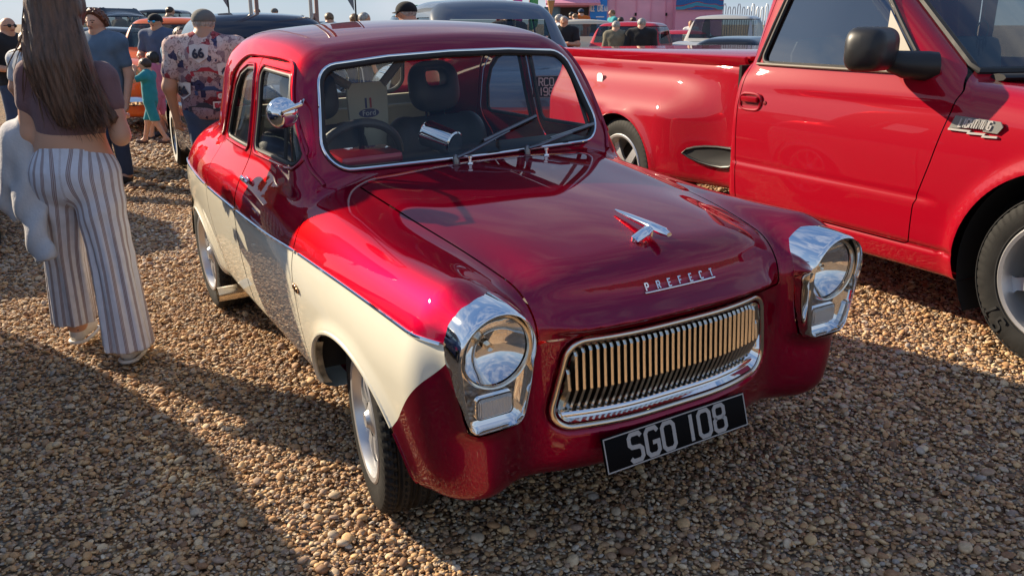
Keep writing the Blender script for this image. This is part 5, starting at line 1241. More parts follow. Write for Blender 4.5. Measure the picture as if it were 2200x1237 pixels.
# feather flags
for a, c, lb_, D in ((1077, (.55, .02, .04), 'red feather flag with white script left of the kiosk', 38), (1112, (.30, .05, .30), 'purple feather flag between the red and green flags', 39), (1146, (.03, .30, .10), 'green feather flag nearest the kiosk', 40)):
    x, y = at_px(a, D); r = thing('feather_flag', lb_, 'flag', (x, y, float(ground_z(x, y))), YAW, 'feather flags beside the kiosk')
    MB().tube([(-.22, 0, 0), (-.22, 0, 2.2), (-.18, 0, 3.0), (.05, 0, 3.35)], .02, 6).build('flag_pole', MAT['chrome_satin'], r)
    nm = 'flag_%d' % a; bsdf(nm, c, .7); V_ = []; F_ = []
    zs = np.linspace(1.25, 3.3, 14)
    for z in zs:
        wv = .02*math.sin(z*5); w = .42-.35*max(0, (z-2.7)/.6)**2-(.25*max(0, (1.45-z)/.2) if z < 1.45 else 0)
        V_ += [(-.21+.04*max(0, z-2.2), wv, z), (-.21+w*.5, wv+.02, z), (-.21+w, -wv, z)]
    for i in range(len(zs)-1):
        for j in range(2): F_.append((i*3+j, i*3+j+1, i*3+4+j, i*3+3+j))
    fo = MB().add(V_, F_).build('flag_cloth', MAT[nm], r)
    md = fo.modifiers.new('thickness', 'SOLIDIFY'); md.thickness = .006
    if a == 1077: font_mesh('flag_script', 'Coca', .30, MAT['sign_white'], fo, frame_mat((.06, -.05, 1.45), (0, 0, 1), (-1, 0, 0)), .004, 'LEFT')
# hoop-top fence on the right skyline
fx0 = at_px(1520, 36); fx1 = at_px(1700, 38)
fr_ = thing('hoop_fence', 'pale metal hoop-top fence on the skyline at right', 'fence', (fx0[0], fx0[1], 0))
bsdf('fence_metal', (.45, .46, .46), .4, .5)
nh = 18
for i in range(nh):
    a = Vector((fx1[0]-fx0[0], fx1[1]-fx0[1], 0)); p = a*(i/nh); q = a*((i+.55)/nh); hgt = 2.05+.12*(i % 3 == 0)
    pts = [p+Vector((0, 0, .0)), p+Vector((0, 0, hgt-.12)), (p*.7+q*.3)+Vector((0, 0, hgt)), (p*.3+q*.7)+Vector((0, 0, hgt)), q+Vector((0, 0, hgt-.12)), q]
    MB().tube(pts, .018, 6).build('fence_hoop', MAT['fence_metal'], fr_)
# two pole tripods with ground plates behind the saloon roof, and the tips of two hanging sail flags
bsdf('pole_metal', (.50, .47, .42), .4, .6); bsdf('pole_wood', (.38, .22, .17), .6)
def tripod(a, D, lb_):
    x, y = at_px(a, D); g = float(ground_z(x, y)); r = thing('flag_tripod', lb_, 'pole stand', (x, y, g), YAW, 'metal tripod stands behind the roof')
    MB().tube([(-.03, 0, .95), (-.03, .0, 4.4)], .020, 10).build('mast', MAT['pole_metal'], r)
    MB().tube([(.025, .02, .95), (.05, .02, 4.4)], .022, 10).build('brace_pole', MAT['pole_wood'], r)
    for dx, dy, mt in ((-.28, -.1, 'pole_metal'), (.34, .0, 'pole_wood'), (.0, .35, 'pole_metal')):
        lg = MB().tube([(dx*1.9, dy*1.9, .02), (dx*.4, dy*.4, 1.38), (0, 0, 1.68)], .019, 8).build('leg', MAT[mt], r)
        MB().lathe([(0, .07), (.012, .06), (.02, .02)], 16, 'z', (dx*1.9, dy*1.9, .015)).build('foot_plate', MAT['chrome_satin'], lg)
    MB().lathe([(0, .03), (.05, .03)], 12, 'z', (0, 0, 1.32)).build('clamp', MAT['black_matt'], r)
tripod(548, 9.6, 'left of two pale metal tripod stands, behind the navy car'); tripod(676, 9.8, 'right of two pale metal tripod stands, behind the saloon roof')
bsdf('sail_grey', (.20, .21, .22), .7)
for a, bb_, D, lb_ in ((487, 18, 14, 'small grey sail flag tip hanging at the top left'), (748, 25, 12.5, 'grey sail flag tip hanging right of the tripods')):
    p = pixd(a, bb_, D); x, y = at_px(a, D); g = float(ground_z(x, y)); r = thing('sail_flag', lb_, 'flag', (x, y, g), YAW, 'grey sail flags on tall masts'); zt_ = p.z-g; sc = 1 if a < 600 else 2
    MB().tube([(.06*sc, 0, 0), (.06*sc, 0, zt_+2.2)], .012, 8).build('mast', MAT['black_matt'], r)
    V_ = [(.05*sc, 0, zt_), (.045*sc, 0, zt_+.5), (-.03*sc, .01, zt_+.14*sc), (-.16*sc, .02, zt_+.30*sc), (-.2*sc, .03, zt_+.9*sc), (.045*sc, 0, zt_+1.9)]
    fo = MB().add(V_, [(0, 1, 2), (2, 1, 3), (3, 1, 5, 4)]).build('sail', MAT['sail_grey'], r, smooth=False); md = fo.modifiers.new('thickness', 'SOLIDIFY'); md.thickness = .006
# ================================================================ people: one smooth body each, clothes and hair as children
SKIN = [(.58, .31, .20), (.66, .36, .235), (.50, .265, .165), (.36, .20, .13)]
for i, c in enumerate(SKIN): bsdf('skin_%d' % i, c, .5, spec=.35); MAT['skin_%d' % i].node_tree.nodes['Principled BSDF'].inputs['Subsurface Weight'].default_value = .06
def cloth(name, col, bump=.25, sc=90, amt=.12):
    if name not in MAT: bsdf(name, col, .85, spec=.2, sheen=.15); vary(MAT[name], 9, amt, 0, bump, sc)
    return name
def hairm(name, col):
    if name not in MAT: bsdf(name, col, .42, spec=.5); vary(MAT[name], 60, .55, .12, .7, 120, stretch=(1, 1, .08))
    return name
def capf(x, y, z, A, B, ra, rb, sx=1., sy=1.):       # tapered capsule, optionally flattened across x or y
    A = np.asarray(A, float); B = np.asarray(B, float); e = B-A
    px, py, pz = (x-A[0]), (y-A[1]), (z-A[2])
    t = np.clip((px*e[0]+py*e[1]+pz*e[2])/max(e@e, 1e-9), 0, 1)
    dx, dy, dz = (px-e[0]*t)/sx, (py-e[1]*t)/sy, pz-e[2]*t
    return np.sqrt(dx*dx+dy*dy+dz*dz)-(ra+(rb-ra)*t)
def union(parts, k):
    def f(x, y, z):
        r = None
        for p in parts:
            d = capf(x, y, z, *p); r = d if r is None else smin(r, d, k)
        return r
    return f
def bounds(parts, pad=.03):
    P = []
    for p in parts:
        r = max(p[2], p[3])*max([1.]+[q for q in p[4:]])
        for q in (p[0], p[1]): P += [np.array(q)-r, np.array(q)+r]
    P = np.array(P); return P.min(0)-pad, P.max(0)+pad
def blob(name, f, lo, hi, h, mat, parent, cut=None, mats=None, mfun=None):
    V, N, T = surfnet(f, lo, hi, h, proj=3)
    if not len(T): return None
    S = Skin(V, N, T)
    for c in (cut or []):
        ins = S.split(c); S.T = S.T[ins]; S.lab = S.lab[ins]
    mi = None
    if mfun is not None:
        for fn in mfun: S.split(fn)
        C_ = S.V[S.T].mean(1).T; mi = np.zeros(len(S.T), int)
        for i, fn in enumerate(mfun): mi[fn(*C_) < 0] = i+1
    u, inv = np.unique(S.T, return_inverse=True)
    return mesh(name, S.V[u], inv.reshape(-1, 3), MAT[mat] if mat else None, parent, normals=S.N[u], mats=[MAT[m] for m in mats] if mats else None, mi=mi)
def hand_parts(w, d, n, up, L=.17, curl=.9, side=1):  # wrist point, direction of the hand, palm normal; five curled fingers
    w, d, n = Vector(w), Vector(d).normalized(), Vector(n).normalized(); s = d.cross(n).normalized()
    out = [(tuple(w), tuple(w+d*L*.48), .026, .030, 1, 1)]
    k0 = w+d*L*.50
    for i, (o, ln) in enumerate(((-.030, .40), (-.010, .46), (.011, .43), (.031, .34))):
        b = k0+s*o; m = b+(d*math.cos(curl*.6)+n*math.sin(curl*.6))*L*ln*.5; t = m+(d*math.cos(curl*1.7)+n*math.sin(curl*1.7))*L*ln*.5
        out += [(tuple(b), tuple(m), .0095, .009), (tuple(m), tuple(t), .009, .0075)]
    b = w+d*L*.16-s*.028*side; m = b+(d*.7-s*.55*side+n*.45).normalized()*L*.26; t = m+(d*.8+n*.5).normalized()*L*.17
    out += [(tuple(b), tuple(m), .0115, .010), (tuple(m), tuple(t), .010, .008)]
    return out
def person(name, label, xy, H, yaw, skin=0, top=None, bottom=None, hair=None, hat=None, shoes='shoe_dark', h=.022, arms='down', sleeve='short', legs='long', stride=0., female=0, glasses=None, hairstyle='short', group=None, J=None, hands=False, bulk=1.0, lean=0., face=True):
    g = float(ground_z(*xy)); root = thing(name, label, 'person', (xy[0], xy[1], g), yaw, group)
    q = lambda *v: tuple(c*H for c in v); b = bulk; l = lean
    sh = .118*b if not female else .103
    j = dict(hip=(.055, 0, .50), knee=(.058, .012, .275), ank=(.058, -.012, .045), sho=(sh, l*.9, .815), elb=(sh+.032*b, -.02+l*.8, .635), wri=(sh+.030*b, .035+l*.8, .49), neck=(0, .002+l, .850), head=(0, .018+l*1.1, .922))
    if arms == 'fold': j['elb'] = (sh+.05, .045, .655); j['wri'] = (-.02, .125, .665)
    if arms == 'front': j['elb'] = (sh+.035, .02+l, .65); j['wri'] = (.07, .14+l, .63)
    if arms == 'up': j['elb'] = (sh+.07, .12, .74); j['wri'] = (.06, .10, .86)
    if J: j.update(J)
    fem = female
    def side(k, s):
        v = j.get(k+('R' if s > 0 else 'L'), j[k]); return (v[0]*s if (k+('R' if s > 0 else 'L')) not in j else v[0], v[1], v[2])
    B_ = []
    B_ += [(q(0, 0, .535), q(0, .0, .60), .070*H*b, .062*H*b, 1.45, 1.0), (q(0, l*.4, .62), q(0, l*.8, .765), .066*H*b, .070*H*b, 1.40, 1.0)]
    B_ += [(q(*side('sho', -1)), q(*side('sho', 1)), .044*H, .044*H), (q(0, l*.9, .80), q(*j['neck']), .047*H, .036*H), (q(-.085, l*.9-.008, .822), q(0, l*.9-.008, .862), .027*H, .034*H), (q(.085, l*.9-.008, .822), q(0, l*.9-.008, .862), .027*H, .034*H), (q(*j['neck']), q(j['head'][0], j['head'][1]-.01, j['head'][2]-.03), .033*H, .033*H)]
    hd = Vector(q(*j['head'])); hs = (.165*.1385/ .165)*1.0; hr = .0455*max(H, 1.35) if H > 1.3 else .052*H*1.12
    head = [(tuple(hd+Vector((0, -.10*hr, .20*hr))), tuple(hd+Vector((0, .12*hr, .30*hr))), hr*1.04, hr*1.02, .94, 1.1), (tuple(hd+Vector((0, .25*hr, -.2*hr))), tuple(hd+Vector((0, .42*hr, -.86*hr))), hr*.80, hr*.50, 1, 1)]
    ft = [(tuple(hd+Vector((0, 1.22*hr, .08*hr))), tuple(hd+Vector((0, 1.34*hr, -.28*hr))), hr*.10, hr*.19)] if face else []
    ears = [(tuple(hd+Vector((s*.93*hr, -.02*hr, .1*hr))), tuple(hd+Vector((s*.98*hr, -.08*hr, -.16*hr))), hr*.17, hr*.13, .55, 1.2) for s in (-1, 1)]
    legsP = {}; armP = {}
    for s in (-1, 1):
        st = stride*s
        hp, kn, an = side('hip', s), side('knee', s), side('ank', s)
        kn = (kn[0], kn[1]+st*.07, kn[2]); an = (an[0], an[1]+st*.16, an[2]+(.02 if st < 0 else 0))
        legsP[s] = [(q(*hp), q(*kn), .052*H*b, .037*H), (q(*kn), q(*an), .036*H, .023*H), (q(*an), q(an[0]*1.1, an[1]+.075, .022+(an[2]-.045)*.6), .023*H, .018*H)]
        so_, el, wr = side('sho', s), side('elb', s), side('wri', s)
        dirw = (Vector(q(*wr))-Vector(q(*el))).normalized()
        armP[s] = [(q(*so_), q(*el), .033*H*b, .027*H*b), (q(*el), q(*wr), .026*H*b, .018*H)]
        if hands: hpz = hand_parts(q(*wr), dirw, (-s*.6, .8, 0), None, L=.105*H, side=s)
        else: hpz = [(q(*wr), tuple(Vector(q(*wr))+dirw*.055*H), .019*H, .021*H, .8, 1.1)]
        armP[s+10] = hpz
    allp = B_+head+ft+ears+legsP[-1]+legsP[1]+armP[-1]+armP[1]
    core = union(B_+legsP[-1]+legsP[1], .035*H); hf = union(head+ft+ears, .018*H); af = [union(armP[s], .02*H) for s in (-1, 1)]; hfz = [union(armP[s+10], .006*H) for s in (-1, 1)]
    def body_f(x, y, z):
        d = smin(core(x, y, z), hf(x, y, z), .015*H)
        for a_ in af: d = smin(d, a_(x, y, z), .022*H)
        for a_ in hfz: d = smin(d, a_(x, y, z), .010*H)
        return d
    lo, hi = bounds(allp+armP[9]+armP[11])
    lo[2] = -.01
    blob('body', body_f, lo, hi, h, 'skin_%d' % skin, root)
    gz = 1.0
    if top:
        tp = [B_[0], B_[1], B_[2], (B_[3][0], q(0, l*.9, .835), .046*H, .040*H), (B_[4][0], q(-.03, l*.9-.008, .848), .026*H, .026*H), (B_[5][0], q(.03, l*.9-.008, .848), .026*H, .026*H)]
        tp = [(p[0], p[1], p[2]+.011*H, p[3]+.011*H, *p[4:]) for p in tp]
        sl = []
        for s in (-1, 1):
            a_ = armP[s]
            if sleeve == 'short': e = Vector(a_[0][0]).lerp(Vector(a_[0][1]), .62); sl.append((a_[0][0], tuple(e), .041*H*b, .039*H*b))
            elif sleeve == 'long': sl += [(a_[0][0], a_[0][1], .040*H*b, .034*H*b), (a_[1][0], tuple(Vector(a_[1][0]).lerp(Vector(a_[1][1]), .93)), .033*H*b, .026*H)]
        tf = union(tp, .035*H); sf = union(sl, .015*H) if sl else None
        def top_f(x, y, z):
            d = smax(tf(x, y, z), .485*H-z, .006*H); d = d+.0022*H*np.sin(z*60/H+9*x/H)*np.sin(x*26/H+1)
            return smin(d, sf(x, y, z), .02*H) if sf else d
        lo2, hi2 = bounds(tp+sl); o = blob('shirt', top_f, lo2, hi2, h, top, root); root['_shirt'] = 1
        root_shirt = (top_f, o)
    else: root_shirt = None
    if bottom:
        bp_ = [(B_[0][0], B_[0][1], B_[0][2]+.006*H, B_[0][3]+.008*H, 1.45, 1.0)]
        for s in (-1, 1):
            a_ = legsP[s]
            if legs == 'long': bp_ += [(a_[0][0], a_[0][1], .058*H*b, .047*H), (a_[1][0], a_[1][1], .046*H, .040*H)]
            else: bp_ += [(a_[0][0], tuple(Vector(a_[0][0]).lerp(Vector(a_[0][1]), .95)), .060*H*b, .058*H)]
        bf = union(bp_, .03*H); lo2, hi2 = bounds(bp_); zc = .045*H if legs == 'long' else .285*H
        blob('trousers' if legs == 'long' else 'shorts', lambda x, y, z: smax(smax(bf(x, y, z), zc-z, .004), z-.60*H, .01), lo2, hi2, h, bottom, root)
    if h < .04:
        for s in (-1, 1):
            a_ = legsP[s][2]; A, Bq = Vector(a_[0]), Vector(a_[1]); A = Vector((A.x, A.y-.01*H, .022*H+(A.z-.045*H)*.7))
            blob('shoe', lambda x, y, z: smax(capf(x, y, z, tuple(A), tuple(Bq+Vector((0, .02*H, -.002*H))), .027*H, .026*H, 1, 1), (A.z-.022*H+.001)-z, .006), *bounds([(tuple(A), tuple(Bq), .05, .05)]), h*.8, shoes, root)
    if hair:
        def hair_f(x, y, z):
            px, py, pz = x-hd.x, y-hd.y, z-hd.z
            d = np.sqrt((px/1.0)**2+((py+.08*hr)/1.10)**2+((pz-.30*hr)/1.02)**2)-hr*1.12
            if hairstyle == 'curly': d = d-.40*hr+.14*hr*np.sin(px*8/hr+.6)*np.sin(py*7.5/hr+1)*np.sin(pz*8/hr)
            if hairstyle != 'curly': d = d+.035*hr*np.sin(px*13/hr+2*np.sin(pz*5/hr))*np.sin(py*11/hr+1.5)*np.sin(pz*9/hr)-.03*hr
            cutf = np.maximum((py-.45*hr)-(pz-.35*hr)*1.2, -(pz+(.62 if hairstyle != 'curly' else .5)*hr)+np.maximum(py+.3*hr, 0)*1.3)   # open at the face
            d = smax(d, cutf, .10*hr)
            if hat: d = smax(d, pz-.34*hr, .03*hr)
            if hairstyle == 'long':
                d = smin(d, capf(x, y, z, tuple(hd+Vector((0, -.5*hr, .2*hr))), tuple(hd+Vector((0, -.75*hr, -3.4*hr))), hr*.95, hr*.75, 1.05, .55), .05*H)
            return d
        blob('hair', hair_f, np.array(hd)-hr*(5 if hairstyle == 'long' else 1.6), np.array(hd)+hr*1.9, h*.8, hair, root)
    if hat:
        kind, hm, flip = hat
        cr_ = [(0, 0)]
        R_ = Matrix.Rotation(math.pi if flip else 0, 3, 'Z')
        cf = lambda x, y, z: smax(np.sqrt(((x-hd.x)/1.02)**2+((y-hd.y+.02*hr)/1.16)**2+((z-hd.z-.40*hr)/.92)**2)-hr*1.22, (hd.z+.24*hr)-z, .03*hr)
        o = blob('cap' if kind == 'cap' else 'hat', cf, np.array(hd)-hr*1.6, np.array(hd)+hr*1.8, h*.7, hm, root)
        if kind == 'cap':
            V_ = []; n_ = 9
            for r0 in (1.0, 1.95):
                for i in range(n_): w = rad(90)+rad(62)*(i/(n_-1)*2-1); p = R_@Vector((math.cos(w)*hr*(1.18 if r0 == 1.0 else 1.12), math.sin(w)*hr*(1.22 if r0 == 1.0 else r0), .32*hr-(.16*hr if r0 > 1 else 0)-.12*hr*abs(i/(n_-1)*2-1)**2)); V_.append(hd+p)
            bo = MB().add(V_, [(i, i+1, n_+i+1, n_+i) for i in range(n_-1)]).build('cap_peak', MAT[hm], o); md = bo.modifiers.new('thickness', 'SOLIDIFY'); md.thickness = .006
        else: MB().lathe([(.30*hr, hr*1.1), (.27*hr, hr*1.9), (.33*hr, hr*1.9), (.38*hr, hr*1.1)], 24, 'z', hd).build('hat_brim', MAT[hm], o)
    def on_face(u, v):                              # point on the front of the head at (u, v) head radii
        p, _ = hit([(hd.x+u*hr, hd.y+2.2*hr, hd.z+v*hr)], (0, -1, 0), 2.4*hr, f=hf); return Vector(p[0])
    if glasses:
        mb = MB()
        for s in (-1, 1): mb.sphere(on_face(s*.40, .12)+Vector((0, .04*hr, 0)), (.36*hr, .12*hr, .27*hr), 14, 8)
        fr0 = on_face(0, .16).y-hd.y
        mb.tube([hd+Vector((-1.0*hr, .1*hr, .18*hr)), hd+Vector((-.86*hr, .85*hr, .18*hr)), hd+Vector((0, fr0+.06*hr, .18*hr)), hd+Vector((.86*hr, .85*hr, .18*hr)), hd+Vector((1.0*hr, .1*hr, .18*hr))], .05*hr, 6)
        mb.build('sunglasses', MAT[glasses], root)
    if face and h < .02:
        if not glasses:
            for s in (-1, 1): MB().sphere(on_face(s*.38, .10), (.17*hr, .06*hr, .085*hr), 10, 6).build('eye', MAT['dark_inside'], root)
        MB().sphere(on_face(0, -.58), (.30*hr, .06*hr, .09*hr), 10, 6).build('mouth', MAT['lip'], root)
        for s in (-1, 1): MB().tube([on_face(s*.18, .30), on_face(s*.42, .36), on_face(s*.64, .28)], .055*hr, 6).build('eyebrow', MAT[hair or 'dark_inside'], root)
    return root, root_shirt, j
bsdf('lip', (.35, .13, .11), .5); bsdf('mirror_blue', (.05, .35, .6), .08, .9)
bsdf('shoe_dark', (.02, .022, .03), .6); bsdf('shoe_white', (.72, .70, .66), .5); bsdf('shoe_brown', (.10, .05, .04), .7)
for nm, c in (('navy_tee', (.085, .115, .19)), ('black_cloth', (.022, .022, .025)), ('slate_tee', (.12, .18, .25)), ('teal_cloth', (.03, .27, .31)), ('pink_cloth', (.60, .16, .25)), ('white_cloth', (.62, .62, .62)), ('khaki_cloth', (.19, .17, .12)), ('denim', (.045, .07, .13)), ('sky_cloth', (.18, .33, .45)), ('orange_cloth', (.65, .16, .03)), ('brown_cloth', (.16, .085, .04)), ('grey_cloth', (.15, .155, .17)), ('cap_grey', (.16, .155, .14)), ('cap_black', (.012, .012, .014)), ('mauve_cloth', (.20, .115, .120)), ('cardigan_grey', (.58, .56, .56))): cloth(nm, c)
hairm('hair_brown', (.05, .024, .012)); hairm('hair_ginger', (.14, .045, .018)); hairm('hair_black', (.012, .010, .010)); hairm('hair_grey', (.36, .34, .31)); hairm('hair_fair', (.20, .12, .06))
def P_(name, label, a, bt, D, turn=0., **k):        # a, bt: photo pixel of the top of the head; D depth; face: heading relative to the view direction (0 = back to us)
    x, y = at_px(a, D); H = pixd(a, bt, D).z-float(ground_z(x, y)); fr = D > 17
    k.setdefault('h', .016 if D < 14.5 else .03); k.setdefault('hands', D < 14.5)
    return person(name, label, (x, y), H, YAW+turn, **k)
# man in the patterned shirt
m66 = bsdf('patterned_shirt', (.5, .4, .36), .85, spec=.2)
tcn = N_(m66, 'ShaderNodeTexCoord'); mpn = N_(m66, 'ShaderNodeMapping'); mpn.inputs['Scale'].default_value = (1, .25, 1); L_(m66, tcn.outputs['Object'], mpn.inputs['Vector'])
br = N_(m66, 'ShaderNodeTexVoronoi', distance='MANHATTAN'); br.inputs['Scale'].default_value = 19; L_(m66, mpn.outputs['Vector'], br.inputs['Vector'])
sc_ = N_(m66, 'ShaderNodeSeparateColor'); L_(m66, br.outputs['Color'], sc_.inputs[0]); rp = N_(m66, 'ShaderNodeValToRGB'); rp.color_ramp.interpolation = 'CONSTANT'; e = rp.color_ramp.elements
e[0].color = (.66, .46, .41, 1); e[1].color = (.07, .07, .14, 1); e[1].position = .90
for p_, c in ((.38, (.70, .54, .49)), (.58, (.40, .08, .09)), (.66, (.72, .60, .54)), (.82, (.34, .22, .23))): q_ = e.new(p_); q_.color = (*c, 1)
L_(m66, sc_.outputs[0], rp.inputs['Fac'])
nz_ = N_(m66, 'ShaderNodeTexNoise'); nz_.inputs['Scale'].default_value = 34; nz_.inputs['Detail'].default_value = 3; nz_.inputs['Distortion'].default_value = 1.2; L_(m66, mpn.outputs['Vector'], nz_.inputs['Vector'])
rp2 = N_(m66, 'ShaderNodeValToRGB'); rp2.color_ramp.interpolation = 'CONSTANT'; e = rp2.color_ramp.elements; e[0].color = (.16, .08, .09, 1); e[1].color = (1, 1, 1, 1); e[1].position = .40; q_ = e.new(.62); q_.color = (.45, .40, .48, 1)
L_(m66, nz_.outputs['Fac'], rp2.inputs['Fac'])
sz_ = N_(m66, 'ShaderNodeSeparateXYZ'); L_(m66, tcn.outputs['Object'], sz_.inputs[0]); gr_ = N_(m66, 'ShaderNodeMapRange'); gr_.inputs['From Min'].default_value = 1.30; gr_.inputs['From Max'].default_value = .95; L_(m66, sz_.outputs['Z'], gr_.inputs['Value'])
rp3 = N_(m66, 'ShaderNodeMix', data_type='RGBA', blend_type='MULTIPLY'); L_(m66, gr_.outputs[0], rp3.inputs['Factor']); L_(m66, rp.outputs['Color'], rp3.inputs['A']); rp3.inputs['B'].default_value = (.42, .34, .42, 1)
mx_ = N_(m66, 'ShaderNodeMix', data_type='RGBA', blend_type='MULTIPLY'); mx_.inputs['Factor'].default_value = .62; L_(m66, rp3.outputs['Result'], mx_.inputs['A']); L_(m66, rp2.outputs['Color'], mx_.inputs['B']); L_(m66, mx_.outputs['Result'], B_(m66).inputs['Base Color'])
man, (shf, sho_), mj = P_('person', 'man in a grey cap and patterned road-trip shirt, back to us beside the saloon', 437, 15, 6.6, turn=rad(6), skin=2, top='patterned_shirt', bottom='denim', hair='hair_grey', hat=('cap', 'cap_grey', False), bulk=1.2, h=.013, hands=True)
def decal(nm, txt, size, mat, x, z, fn, parent, rot=0.):
    o = font_mesh(nm, txt, size, MAT[mat], parent, Matrix.Identity(4), 0, offset=.004)
    bm = bmesh.new(); bm.from_mesh(o.data); bmesh.ops.triangulate(bm, faces=bm.faces[:]); bm.to_mesh(o.data); bm.free()
    R_ = Matrix.Rotation(rot, 2); P = np.array([(x+(R_@Vector(v.co[:2])).x, -.6, z+(R_@Vector(v.co[:2])).y) for v in o.data.vertices])
    hp, hn = hit(P, (0, 1, 0), .9, f=fn, steps=50)
    for v, p, n in zip(o.data.vertices, hp, hn): v.co = Vector(p+n*.014)
    return o
def patch(nm, pts, mat, x, z, fn, parent):
    P = np.array([(x+p[0], -.6, z+p[1]) for p in pts]); hp, hn = hit(P, (0, 1, 0), .9, f=fn, steps=50)
    return mesh(nm, hp+hn*.010, [tuple(range(len(pts)))], MAT[mat], parent, smooth=False)
bsdf('print_dark', (.03, .03, .05), .8); bsdf('print_red', (.40, .03, .05), .8); bsdf('print_white', (.68, .58, .54), .85); bsdf('print_navy', (.03, .05, .13), .8)
shield = [(-.07, .05), (-.03, .06), (0, .05), (.03, .06), (.07, .05), (.065, -.03), (0, -.075), (-.065, -.03)]
HM = 1.7
for (x, z) in ((-.02, 1.27), (.17, 1.14), (-.17, 1.00)):
    patch('shirt_print', shield, 'print_white', x, z, shf, sho_); decal('shirt_print', '66', .085, 'print_dark', x, z-.035, shf, sho_, .12)
carp = [(-.11, -.02), (-.115, .015), (-.06, .02), (-.03, .045), (.03, .045), (.06, .02), (.11, .015), (.115, -.02)]
patch('shirt_print', carp, 'print_red', .02, 1.12, shf, sho_); patch('shirt_print', carp, 'print_navy', .04, .98, shf, sho_); patch('shirt_print', carp, 'print_dark', -.02, .86, shf, sho_)
patch('shirt_print', [(-.05, -.025), (.05, -.025), (.05, .03), (-.05, .03)], 'print_red', .13, .955, shf, sho_); decal('shirt_print', 'GAS', .045, 'print_white', .13, .94, shf, sho_)
patch('shirt_print', [(-.05, -.025), (.05, -.025), (.05, .03), (-.05, .03)], 'print_white', .10, .885, shf, sho_); decal('shirt_print', 'EAT', .045, 'print_red', .10, .87, shf, sho_)
# others on the left
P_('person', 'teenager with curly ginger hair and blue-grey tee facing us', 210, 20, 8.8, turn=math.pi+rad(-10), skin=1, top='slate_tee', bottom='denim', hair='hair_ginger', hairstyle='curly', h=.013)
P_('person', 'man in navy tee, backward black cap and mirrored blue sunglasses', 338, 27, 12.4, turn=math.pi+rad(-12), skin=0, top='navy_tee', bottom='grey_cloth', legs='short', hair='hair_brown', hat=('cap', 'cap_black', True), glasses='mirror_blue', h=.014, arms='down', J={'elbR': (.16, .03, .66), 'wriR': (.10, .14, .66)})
P_('child', 'small boy in teal tee and shorts walking left, hand raised to his face', 305, 127, 11.6, turn=rad(88), skin=1, top='teal_cloth', bottom='teal_cloth', legs='short', hair='hair_brown', h=.012, stride=1.0, shoes='shoe_brown', J={'elbL': (-.17, .10, .76), 'wriL': (-.03, .13, .87), 'elbR': (.16, .05, .68), 'wriR': (.06, .12, .83), 'sho': (.115, 0, .80)})
P_('child', 'child in pink dress half hidden behind the teal boy', 322, 113, 12.1, turn=rad(80), skin=1, top='pink_cloth', bottom='pink_cloth', legs='short', hair='hair_black', hairstyle='long', h=.014, stride=-.7, female=1)
P_('person', 'bald man with glasses in black top at the left edge', 14, 33, 10.5, turn=math.pi+rad(60), skin=0, top='black_cloth', bottom='denim', glasses='black_gloss', h=.014, arms='front')
P_('person', 'person in pale grey top half hidden by the long brown hair', 52, 62, 8.6, turn=rad(-20), skin=1, top='white_cloth', bottom='denim', hair='hair_fair', h=.016)
P_('person', 'woman with long brown hair and sunglasses behind the patterned shirt', 388, 55, 10.2, turn=math.pi+rad(20), skin=1, female=1, top='sky_cloth', bottom='denim', hair='hair_brown', hairstyle='long', glasses='black_gloss', h=.016)
P_('person', 'man in black baseball cap and brown coat behind the saloon roof', 880, 0, 8.9, turn=rad(70), skin=0, top='brown_cloth', sleeve='long', bottom='denim', hair='hair_grey', hat=('cap', 'cap_black', False), h=.014, bulk=1.15)
